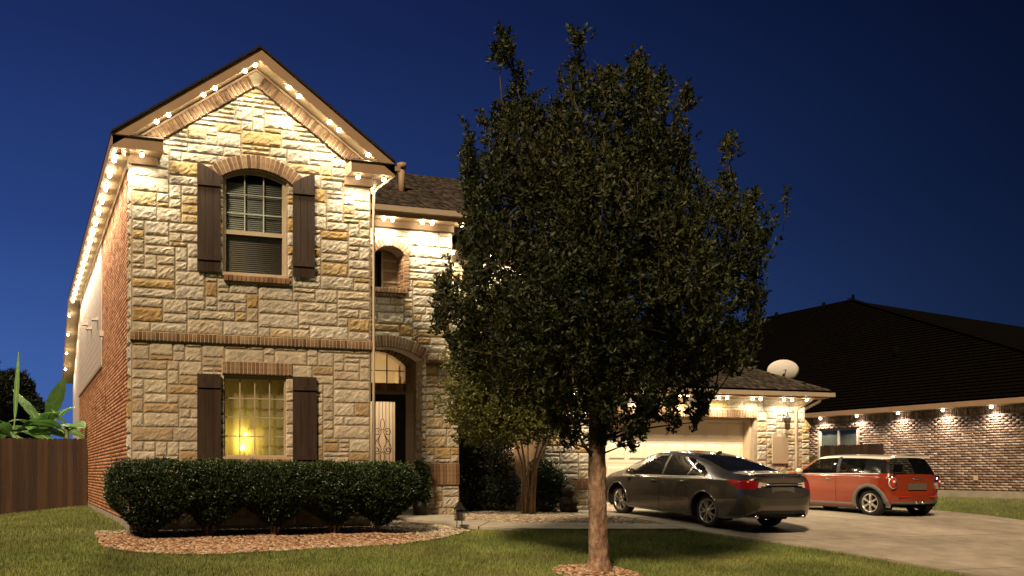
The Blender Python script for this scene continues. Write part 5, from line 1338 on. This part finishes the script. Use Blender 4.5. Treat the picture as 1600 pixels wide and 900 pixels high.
class Car:
    def __init__(s, sp):
        s.sp = sp
        y0, y1 = sp['ends']; s.Y = np.linspace(y0, y1, sp.get('ny', 230))
        K_ = sp['keys']; g = {k: smooth_interp([q[0] for q in v], [q[1] for q in v], s.Y) for k, v in K_.items()}
        s.g = g; rows = []
        seg = [3, 10, 9, 5, 3, 16, 4, 6, 8]
        for i in range(len(s.Y)):
            W_, zb, zs, zr, wr = (g[k][i] for k in ('W', 'zb', 'zs', 'zr', 'wr'))
            k = min(1, max(0, (zr-zs)/.42)); kk = k**.8
            zmid = zb+(zs-zb)*.48
            cr = sp.get('crease', .012)
            P = [(W_-.10, zb), (W_-.035, zb+.05), (W_, zmid), (W_-.012, zs-.16*(zs-zb)/.65-.02), (W_-.03-cr, zs-.035), (W_-.065-.01*k, zs),
                 (wr, zr-.012-.075*kk), (wr-.06-.02*kk, zr-.006-.032*kk), (wr*.52, zr-.007*k-.003), (0, zr)]
            if k < .25:
                q = 1-k/.25; top = max(zs+.004, zr-.012-.075*kk); P[6] = (wr, top*q+P[6][1]*(1-q)); P[7] = (P[7][0], max(P[6][1]+.003, P[7][1])); 
            pts = []
            P = [np.array(p) for p in P]
            for a in range(9):
                p1, p2 = P[a], P[a+1]; p0 = P[a-1] if a else p1*2-p2; p3 = P[a+2] if a < 8 else np.array((-P[7][0]*0-wr*.52, P[8][1]))
                lin = a == 5
                for q in range(seg[a]):
                    t = q/seg[a]
                    if lin: pt = p1+(p2-p1)*t+np.array((.018*k*math.sin(math.pi*t), 0))
                    else:
                        tau = .5 if a not in (4, 6) else .25
                        m1 = (p2-p0)*tau; m2 = (p3-p1)*tau
                        if a == 4: m2 = (p2-p1)*.6
                        if a == 6: m1 = (p2-p1)*.9
                        t2, t3 = t*t, t*t*t; pt = p1*(2*t3-3*t2+1)+m1*(t3-2*t2+t)+p2*(-2*t3+3*t2)+m2*(t3-t2)
                    pts.append(pt)
            pts.append(P[9]); rows.append(pts)
        s.row = np.array(rows)         # ny, ns, 2
        s.idx = np.cumsum([0]+seg)
    def side(s, y, z):
        """half width of the body at (y, z) below the roof edge"""
        i = int(np.clip(round((y-s.Y[0])/(s.Y[1]-s.Y[0])), 0, len(s.Y)-1)); r = s.row[i][:s.idx[6]+1]
        return float(np.interp(z, r[:, 1], r[:, 0]))
def build_car(name, label, cat, sp, loc, pitch, paintm, roofm, glassm):
    C = Car(sp); T_ = thing(name, label, cat, loc); T_.rotation_euler = (pitch, 0, 0)
    ny, ns = C.row.shape[:2]; V = []; faces = {}
    def add(k, f): faces.setdefault(k, []).append(f)
    full = np.concatenate([np.stack([C.row[:, :, 0], C.row[:, :, 1]], -1), np.stack([-C.row[:, -2::-1, 0], C.row[:, -2::-1, 1]], -1)], 1)
    nf = full.shape[1]
    V = [(full[i, j, 0], C.Y[i], full[i, j, 1]) for i in range(ny) for j in range(nf)]
    arches = sp['arches']; sidewin = sp['sidewin']; i5, i6 = C.idx[5], C.idx[6]
    for i in range(ny-1):
        for j in range(nf-1):
            jj = j if j < ns-1 else nf-2-j
            q = (i*nf+j, i*nf+j+1, (i+1)*nf+j+1, (i+1)*nf+j)
            c = [sum(V[k][a] for k in q)/4 for a in range(3)]
            if abs(c[0]) > .45 and jj < i5 and any(math.hypot(c[1]-a, c[2]-b) < r for a, b, r in arches): continue
            key = 'body'
            if jj >= i5 and jj < i6:
                for wk, poly in enumerate(sidewin):
                    if inpoly(c[1], c[2], poly): key = 'side_window%d%s' % (wk, 'L' if c[0] < 0 else 'R')
                if key == 'body' and sp.get('black_pillars') and inpoly(c[1], c[2], sp['black_pillars']): key = 'pillar_trim%d%s' % (0 if c[1] < -.7 else (1 if c[1] < 0 else 2), 'L' if c[0] < 0 else 'R')
            if jj >= i6-1:
                a, b, wx = sp['windscreen']
                if a < c[1] < b and abs(c[0]) < np.interp(c[1], [a, b], wx): key = 'windscreen'
                a, b, wx = sp['rearwin']
                if a < c[1] < b and abs(c[0]) < np.interp(c[1], [a, b], wx): key = 'rear_window'
                elif key == 'body' and sp.get('roof') and sp['roof'][0] < c[1] < sp['roof'][1] and c[2] > sp['roof'][2]: key = 'roof_panel'
            if key == 'body':
                for nm, poly in sp['sidepanels']:
                    if inpoly(c[1], c[2], poly) and jj <= i6: key = nm+('L' if c[0] < 0 else 'R')
            add(key, q)
    # rear and front caps as horizontal strips
    for end, (row0, sgn, bulge) in enumerate(((0, -1, sp['rear_bulge']), (ny-1, 1, sp['front_bulge']))):
        nx = 64; base = len(V); cols = []
        for j in range(ns):
            X = C.row[row0, j, 0]; z = C.row[row0, j, 1]
            for k in range(nx+1):
                x = X*(1-2*k/nx); b = float(np.interp(z, [q[0] for q in bulge], [q[1] for q in bulge]))
                V.append((x, C.Y[row0]+sgn*b*(1-abs(1-2*k/nx)**3.0)*(1 if j < ns-8 else (ns-1-j)/8), z))
        for j in range(ns-1):
            for k in range(nx):
                q = (base+j*(nx+1)+k, base+(j+1)*(nx+1)+k, base+(j+1)*(nx+1)+k+1, base+j*(nx+1)+k+1)
                if sgn > 0: q = q[::-1]
                c = [sum(V[m][a] for m in q)/4 for a in range(3)]; key = 'body'
                if sgn < 0:
                    for nm, poly in sp['rearpanels']:
                        if inpoly(abs(c[0]), c[2], poly): key = nm+('' if nm in sp['rear_single'] else ('L' if c[0] < 0 else 'R'))
                else:
                    for nm, poly in sp.get('frontpanels', []):
                        if inpoly(abs(c[0]), c[2], poly): key = nm
                add(key, q)
    mats = sp['mats']
    objs = {}
    for key, fs in faces.items():
        nm = key.rstrip('LR'); kind = nm.rstrip('0123456789')
        used = sorted(set(i for f in fs for i in f)); mp = {a: b for b, a in enumerate(used)}
        m = {'body': paintm, 'roof_panel': roofm}.get(kind) or (glassm if 'window' in kind or kind == 'windscreen' else mats.get(kind, BLACKP))
        o = mesh({'roof_panel': 'roof'}.get(kind, kind), [V[i] for i in used], [tuple(mp[i] for i in f) for f in fs], m, T_, smooth=True)
        bm = bmesh.new(); bm.from_mesh(o.data); bmesh.ops.remove_doubles(bm, verts=bm.verts, dist=.0004); bmesh.ops.recalc_face_normals(bm, faces=bm.faces); bm.to_mesh(o.data); bm.free()
        objs[key] = o
    # underbody
    u = MB(); yb0, yb1 = sp['ends']
    v = []; f = []
    for i in range(0, ny, 6): v += [(-C.g['W'][i]+.12, C.Y[i], C.g['zb'][i]+.015), (C.g['W'][i]-.12, C.Y[i], C.g['zb'][i]+.015)]
    for i in range(len(v)//2-1): f.append((2*i, 2*i+1, 2*i+3, 2*i+2))
    mesh('underbody', v, f, UNDER, T_)
    # wheel wells and wheels
    for (ay, az, ar) in arches:
        for sx in (-1, 1):
            xo = C.side(ay, az+ar*.9)-.004
            v, f = [], []
            n = 28
            for k in range(n+1):
                a = R(-25+230*k/n)
                y, z = ay+ar*1.01*math.cos(a), az+ar*1.01*math.sin(a); xs_ = C.side(y, z)-.006
                v += [(sx*xs_, y, z), (sx*.50, y, z)]
            for k in range(n): f.append((2*k, 2*k+1, 2*k+3, 2*k+2))
            c0 = len(v); v.append((sx*.50, ay, az)); f += [(2*k+1, c0, 2*k+3) for k in range(n)]
            mesh('wheel_well', v, f, UNDER, T_)
            # lip or cladding round the arch
            lw = sp['arch_trim']; v, f = [], []
            for k in range(n+1):
                a = R(-14+208*k/n)
                for rr_, off in ((ar-.006, -.02), (ar-.004, .012), (ar+lw*.75, .012), (ar+lw, .001)):
                    y, z = ay+rr_*math.cos(a), az+rr_*math.sin(a); v.append((sx*(C.side(y, max(z, C.g['zb'].min()+.02))+off), y, z))
            for k in range(n):
                for q in range(3): f.append((k*4+q, k*4+q+1, (k+1)*4+q+1, (k+1)*4+q))
            mesh('arch_trim', v, f, sp.get('arch_mat') or paintm, T_, smooth=True)
            wheel(T_, (sx*(sp['track']), ay, az-sp['arch_dz']), sx, sp)
    if sp.get('sill_trim'):
        for sx in (-1, 1):
            v, f = [], []
            ys_ = np.linspace(arches[0][0]+arches[0][2]+.02, arches[1][0]-arches[1][2]-.02, 30)
            for y in ys_:
                zb = float(np.interp(y, C.Y, C.g['zb']))
                for dz, off in ((-.03, -.05), (-.02, .012), (sp['sill_trim']-.02, .014), (sp['sill_trim'], .001)): v.append((sx*(C.side(y, zb+max(dz, .0))+off), y, zb+dz))
            for k in range(len(ys_)-1):
                for q in range(3): f.append((k*4+q, k*4+q+1, (k+1)*4+q+1, (k+1)*4+q))
            mesh('sill_trim', v, f, sp['arch_mat'], T_, smooth=True)
    def ribbon(nm, pts, m, w=.006, off=.002, sides=(-1, 1)):
        for sx in sides:
            v, f = [], []
            dense = []
            for a, b in zip(pts, pts[1:]):
                n = max(2, int(math.dist(a, b)/.03)); dense += [(a[0]+(b[0]-a[0])*t/n, a[1]+(b[1]-a[1])*t/n) for t in range(n)]
            dense.append(pts[-1])
            for i, (y, z) in enumerate(dense):
                a, b = dense[max(0, i-1)], dense[min(len(dense)-1, i+1)]; L = math.dist(a, b) or 1; ny_, nz_ = -(b[1]-a[1])/L*w/2, (b[0]-a[0])/L*w/2
                for sg, o_ in ((-1, -.003), (-1, off), (1, off), (1, -.003)): 
                    yy, zz = y+sg*ny_, z+sg*nz_; v.append((sx*(C.side(yy, zz)+o_), yy, zz))
            for i in range(len(dense)-1):
                for q in range(3): f.append((i*4+q, i*4+q+1, i*4+q+5, i*4+q+4))
            mesh(nm, v, f, m, T_, smooth=False)
    for pts in sp['seams']: ribbon('door_seam', pts, UNDER, .009)
    for pts in sp.get('chrome', []): ribbon('chrome_strip', pts, mat('satin window trim', (.62, .59, .52), rough=.38, metal=.35), .018, .009)
    for pts in sp.get('pillars', []): ribbon('window_pillar', pts, sp.get('pillar_mat', BLACKP), sp.get('pillar_w', .07), .006)
    for (y, z) in sp['handles']:
        for sx in (-1, 1):
            x = C.side(y, z)
            MB().tube([(sx*(x+.002), y-.10, z), (sx*(x+.03), y-.075, z+.004), (sx*(x+.032), y+.075, z+.004), (sx*(x+.002), y+.10, z)], [.010, .014, .014, .010], 8).build('door_handle', sp.get('handle_mat', CHROME), T_, smooth=True)
    my, mz, ms, mm = sp['mirror']
    for sx in (-1, 1):
        x = C.side(my, mz-.06); prof = [(.0, -.10), (.06, -.085), (.085, -.03), (.08, .03), (.05, .07), (0, .085)]
        M = Matrix.Translation((sx*(x+.12), my, mz)) @ Matrix.Rotation(R(90), 4, 'X') @ Matrix.Diagonal((1.15*ms, .78*ms, .7*ms, 1))
        MB().lathe(prof, 16, M).build('mirror', mm, T_, smooth=True)
        MB().tube([(sx*(x-.03), my+.02, mz-.05), (sx*(x+.07), my, mz-.03)], .022, 8).build('mirror_arm', BLACKP, T_, smooth=True)
    # seats
    for (y, x) in sp['seats']:
        for sx in (-1, 1):
            b = MB(); b.prism([(sx*x-.22, y, .30), (sx*x+.22, y, .30), (sx*x+.20, y-.16, .98), (sx*x-.20, y-.16, .98)], (0, -.12, 0)); b.prism([(sx*x-.12, y-.17, 1.0), (sx*x+.12, y-.17, 1.0), (sx*x+.10, y-.20, 1.18), (sx*x-.10, y-.20, 1.18)], (0, -.08, 0))
            b.box(sx*x-.23, sx*x+.23, y-.05, y+.42, .28, .44); bevel(b.build('seat', SEATM, T_), .03, 2)
    MB().box(-.68, .68, sp['dash']-.25, sp['dash'], .5, .92).build('dashboard', BLACKP, T_)
    MB().box(-.70, .70, sp['ends'][0]+.35, sp['ends'][0]+.9, .5, .90).build('parcel_shelf', BLACKP, T_)
    return T_, C
def wheel(parent, c, sx, sp):
    r = sp['wheel_r']; rim = sp['rim_r']; w = sp['wheel_w']
    wd = bpy.data.objects.new('wheel', None); COL.objects.link(wd); wd.parent = parent; wd.location = c; wd.rotation_euler = (0, R(90)*sx, 0)
    MB().lathe([(rim-.01, -w), (rim+.02, -w-.004), (r-.03, -w+.004), (r-.006, -w+.03), (r, -w+.06), (r, -.05), (r-.006, -.025), (r-.028, .0), (rim+.03, .008), (rim+.004, .004), (rim-.012, -.006)], 40).build('tyre', RUB, wd, smooth=True)
    MB().lathe([(rim, .0), (rim-.012, .004), (rim-.022, -.008), (rim-.03, -.05), (rim-.035, -w)], 40).build('rim', ALLOY, wd, smooth=True)
    MB().lathe([(0, -.085), (rim-.05, -.085)], 24).build('brake_disc', BLACKP, wd)
    MB().lathe([(0, .012), (.03, .012), (.045, .004), (.065, -.01), (.07, -.04)], 20).build('hub', ALLOY, wd, smooth=True)
    for a in sp['spokes']:
        a = R(a); ca, sa = math.cos(a), math.sin(a); b = MB(); h0, h1 = sp['spoke_w']
        v = []
        for rr_, hw, z in ((.045, h0, .0), ((rim)*.55, (h0+h1)/2, .004), (rim-.018, h1, -.006)):
            for s_, zz in ((-1, z-.03), (-.7, z), (.7, z), (1, z-.03)): v.append((rr_*ca-s_*hw*sa, rr_*sa+s_*hw*ca, zz))
        f = []
        for k in range(2):
            for q in range(3): f.append((k*4+q, k*4+q+1, (k+1)*4+q+1, (k+1)*4+q))
        mesh('spoke', v, f, ALLOY, wd)

# --- sedan
SP = dict(ends=(-2.40, 2.40), ny=240, arches=[(-1.40, .335, .375), (1.395, .335, .375)], arch_dz=.005, arch_trim=.022, track=.80, wheel_r=.328, rim_r=.238, wheel_w=.21,
  spokes=[a+d for a in range(18, 378, 72) for d in (-13, 13)], spoke_w=(.016, .020), crease=.014,
  keys=dict(
   W=[(-2.40, .70), (-2.34, .775), (-2.2, .845), (-1.9, .895), (-1.4, .915), (0, .915), (1.4, .912), (1.85, .885), (2.15, .815), (2.32, .69), (2.40, .52)],
   zb=[(-2.40, .36), (-2.25, .27), (-1.9, .225), (-1.0, .19), (1.0, .19), (1.9, .21), (2.40, .26)],
   zs=[(-2.40, .955), (-2.2, .985), (-1.6, .985), (-1.0, .965), (-.4, .945), (.4, .92), (1.0, .895), (1.5, .86), (2.0, .77), (2.25, .66), (2.40, .55)],
   zr=[(-2.40, 1.055), (-2.34, 1.085), (-2.15, 1.10), (-1.85, 1.115), (-1.6, 1.175), (-1.2, 1.30), (-.8, 1.40), (-.3, 1.462), (.05, 1.472), (.4, 1.45), (.75, 1.36), (1.1, 1.20), (1.4, 1.035), (1.6, .985), (1.95, .915), (2.2, .80), (2.34, .68), (2.40, .60)],
   wr=[(-2.40, .60), (-2.2, .68), (-1.85, .70), (-1.5, .66), (-1.1, .615), (-.5, .59), (.2, .585), (.6, .605), (1.0, .65), (1.4, .74), (1.8, .72), (2.2, .6), (2.40, .42)]),
  sidewin=[[(.98, .93), (.98, .985), (.62, 1.20), (.28, 1.335), (.02, 1.375), (-.02, .955)], [(-.10, .955), (-.05, 1.38), (-.35, 1.385), (-.70, 1.345), (-.88, 1.275), (-1.15, 1.17), (-1.38, 1.05), (-1.32, 1.005)]],
  windscreen=(.42, 1.36, (.53, .66)), rearwin=(-1.72, -.72, (.60, .50)),
  sidepanels=[('tail_lamp', [(-2.41, .80), (-2.41, .985), (-2.2, .975), (-1.93, .965), (-2.02, .92), (-2.2, .83)])],
  rearpanels=[('tail_lamp', [(.80, .80), (.80, .985), (.56, .965), (.52, .955), (.54, .84)]), ('clear_lens', [(.54, .845), (.52, .955), (.36, .925), (.38, .885)]), ('lower_valance', [(0, .20), (.62, .20), (.58, .40), (.5, .42), (0, .42)])],
  rear_single=('lower_valance',), rear_bulge=[(.2, .04), (.36, .10), (.5, .135), (.68, .125), (.74, .085), (.9, .05), (1.03, .075), (1.06, .05), (1.2, .03)], front_bulge=[(.2, .06), (.45, .10), (.6, .05), (.7, .02)],
  frontpanels=[('grille', [(0, .35), (.35, .35), (.3, .55), (0, .55)])],
  mats=dict(tail_lamp=TAILR, clear_lens=TAILW, lower_valance=BLACKP, grille=BLACKP),
  seams=[[(.95, .25), (1.0, .55), (.97, .90)], [(-.06, .25), (-.08, .6), (-.06, .94)], [(-1.02, .50), (-.93, .62), (-.86, .80), (-.83, .97)], [(-.95, .25), (-1.02, .50)], [(-1.78, .60), (-2.38, .66)], [(-1.02, .25), (.95, .25)]],
  chrome=[[(1.30, .895), (.4, .93), (-.4, .955), (-1.30, .995)]],
  pillars=[[(-.055, .955), (-.035, 1.375)], [(-.82, .985), (-.885, 1.265)]], pillar_w=.05,
  handles=[(.10, .835), (-.80, .865)], handle_mat=None, mirror=(.82, .985, 1.1, None), seats=[(.25, .38), (-.65, .38)], dash=1.1)
BRONZE = paint('bronze grey car paint', (.135, .12, .102), .7, .24)
SP['handle_mat'] = BRONZE; SP['mirror'] = (.86, .99, 1.05, BRONZE)
SP['pillar_mat'] = BRONZE
sed, SC = build_car('sedan_car', 'bronze grey four door sedan parked nearest on the driveway', 'car', SP, (11.80, .34, -.055), math.atan(.150/2.795), BRONZE, BRONZE, TINT)
# plate, lip, exhaust, antenna
MB().prism([(-.26, -2.485, .70), (.26, -2.485, .70), (.26, -2.465, .86), (-.26, -2.465, .86)], (0, .03, 0)).build('number_plate', PLATE, sed)
MB().tube([(-.58, -2.35, 1.085), (-.35, -2.43, 1.098), (0, -2.455, 1.102), (.35, -2.43, 1.098), (.58, -2.35, 1.085)], .014, 8).build('boot_lip', BRONZE, sed, smooth=True)
MB().tube([(-.42, -2.475, .905), (0, -2.49, .915), (.42, -2.475, .905)], .013, 8).build('chrome_bar', CHROME, sed, smooth=True)
for sx in (-1, 1): MB().tube([(sx*.55, -2.2, .30), (sx*.55, -2.44, .30)], .035, 10).build('exhaust', CHROME, sed, smooth=True)
MB().prism([(-.02, -.66, 1.42), (-.02, -.80, 1.41), (-.02, -.80, 1.475), (-.02, -.76, 1.485)], (.04, 0, 0)).build('antenna_fin', BLACKP, sed)
MB().tube([(-.86, -1.98, .60), (-.80, -2.26, .585), (-.6, -2.46, .575), (0, -2.535, .57), (.6, -2.46, .575), (.80, -2.26, .585), (.86, -1.98, .60)], .006, 6).build('bumper_crease', BRONZE, sed, smooth=True)

# --- small hatchback
SP2 = dict(ends=(-1.80, 1.82), ny=220, arches=[(-1.235, .315, .355), (1.232, .315, .355)], arch_dz=.005, arch_trim=.075, arch_mat=GREYP, track=.775, wheel_r=.308, rim_r=.215, wheel_w=.19,
  spokes=[a for a in range(0, 360, 60)], spoke_w=(.022, .034), crease=.0, sill_trim=.11,
  keys=dict(
   W=[(-1.80, .70), (-1.72, .78), (-1.5, .83), (-1.2, .842), (0, .842), (1.2, .842), (1.5, .82), (1.7, .70), (1.82, .52)],
   zb=[(-1.80, .30), (-1.5, .24), (-1.0, .19), (1.0, .19), (1.5, .22), (1.82, .28)],
   zs=[(-1.80, .90), (-1.5, .955), (-1.0, .955), (0, .935), (.8, .915), (1.2, .895), (1.55, .80), (1.82, .6)],
   zr=[(-1.80, .97), (-1.72, 1.13), (-1.62, 1.28), (-1.54, 1.355), (-1.40, 1.385), (-.9, 1.405), (-.2, 1.412), (.25, 1.395), (.45, 1.35), (.75, 1.17), (1.0, 1.02), (1.2, .97), (1.5, .90), (1.7, .76), (1.82, .64)],
   wr=[(-1.80, .60), (-1.6, .575), (-1.2, .60), (-.4, .61), (.2, .60), (.5, .61), (.8, .66), (1.05, .72), (1.4, .66), (1.82, .42)]),
  sidewin=[[(.78, .955), (.76, 1.0), (.42, 1.27), (.30, 1.325), (-.24, 1.345), (-.30, .965)], [(-.38, .965), (-.32, 1.345), (-1.0, 1.335), (-1.05, .98)]],
  windscreen=(.34, .95, (.53, .63)), rearwin=(-1.79, -1.56, (.66, .60)), black_pillars=[(-1.80, .985), (.74, .955), (.45, 1.25), (.2, 1.34), (-1.55, 1.335), (-1.80, 1.1)],
  roof=(-1.62, .40, 1.30), sidepanels=[], rearpanels=[('lower_valance', [(0, .2), (.8, .2), (.8, .34), (0, .34)])],
  rear_single=('lower_valance',), rear_bulge=[(.2, .05), (.34, .11), (.5, .125), (.56, .10), (.6, .06), (.9, .075), (1.0, .05)], front_bulge=[(.2, .05), (.5, .08), (.7, .03)],
  frontpanels=[('grille', [(0, .35), (.35, .35), (.3, .55), (0, .55)])],
  mats=dict(tail_lamp=TAILR, lower_valance=GREYP, grille=BLACKP, pillar_trim=mat('gloss black trim', (.012, .012, .012), rough=.15)),
  seams=[[(.90, .30), (.92, .6), (.88, .90)], [(-.36, .27), (-.36, .6), (-.34, .95)], [(.9, .28), (-.36, .27)]],
  chrome=[[(1.0, .915), (.4, .94), (-.4, .955), (-1.45, .975)]],
  pillars=[[(-.34, .96), (-.28, 1.345)]], pillar_w=.085,
  handles=[(-.16, .83)], handle_mat=CHROME, mirror=(.68, 1.00, .95, None), seats=[(.15, .36), (-.75, .34)], dash=.85)
def squeeze(y): return -1.235+(y+1.235)*.80 if y < -1.235 else y     # shorter tail
SP2['ends'] = (squeeze(SP2['ends'][0]), SP2['ends'][1])
SP2['keys'] = {k: [(squeeze(y), z) for y, z in v] for k, v in SP2['keys'].items()}
SP2['black_pillars'] = [(squeeze(y), z) for y, z in SP2['black_pillars']]
SP2['rearwin'] = (squeeze(SP2['rearwin'][0]), squeeze(SP2['rearwin'][1]), SP2['rearwin'][2])
SP2['roof'] = (squeeze(SP2['roof'][0]), *SP2['roof'][1:])
TS = .113
ORANGE = paint('burnt orange car paint', (.23, .028, .008), .15, .2)
WROOF = paint('cream roof paint', (.78, .76, .68), 0, .35)
SP2['mirror'] = (.68, 1.0, .95, WROOF)
mini, MC = build_car('hatchback_car', 'burnt orange small hatchback with pale roof parked beside the brick wall', 'car', SP2, (17.28, 1.42, -.028), math.atan(.045/2.467), ORANGE, WROOF, CLEARG)
MB().prism([(-.26, -1.782, .62), (.26, -1.782, .62), (.26, -1.772, .76), (-.26, -1.772, .76)], (0, .03, 0)).build('number_plate', PLATE, mini)
for sx in (-1, 1):
    MB().lathe([(0, .035), (.05, .032), (.085, .018), (.10, -.01), (.10, -.05)], 20, Matrix.Translation((sx*.66, -1.722, .785)) @ Matrix.Rotation(R(20)*sx, 4, 'Z') @ Matrix.Rotation(R(90), 4, 'X') @ Matrix.Diagonal((.78, 1.35, 1, 1))).build('tail_lamp', TAILR, mini, smooth=True)
    MB().lathe([(.082, .02), (.10, .028), (.116, .012), (.118, -.05)], 20, Matrix.Translation((sx*.66, -1.722, .785)) @ Matrix.Rotation(R(20)*sx, 4, 'Z') @ Matrix.Rotation(R(90), 4, 'X') @ Matrix.Diagonal((.78, 1.32, 1, 1))).build('lamp_surround', CHROME, mini, smooth=True)
    ball('lamp_lens', .032, TAILW, mini, (sx*.665, -1.749, .80), 12)
    MB().tube([(sx*.3, -1.817, .47), (sx*.55, -1.787, .47)], .014, 6).build('reflector', TAILR, mini)
MB().tube([(-.09, -1.767, .34), (-.09, -1.847, .34)], .035, 10).build('exhaust', CHROME, mini, smooth=True)
MB().tube([(.09, -1.767, .34), (.09, -1.847, .34)], .035, 10).build('exhaust', CHROME, mini, smooth=True)
MB().prism([(-.56, -1.54, 1.345), (.56, -1.54, 1.345), (.52, -1.63, 1.335), (-.52, -1.63, 1.335)], (0, 0, .022)).build('roof_spoiler', WROOF, mini)
MB().tube([(-.14, -1.767, .865), (.14, -1.767, .865)], .014, 8).build('tailgate_handle', CHROME, mini, smooth=True)
for sx in (-1, 1):
    MB().lathe([(0, .0), (.028, .0), (.034, -.01)], 12, Matrix.Translation((sx*(MC.side(1.02, .80)+.006), 1.02, .80)) @ Matrix.Rotation(R(90)*sx, 4, 'Y')).build('side_indicator', CHROME, mini)
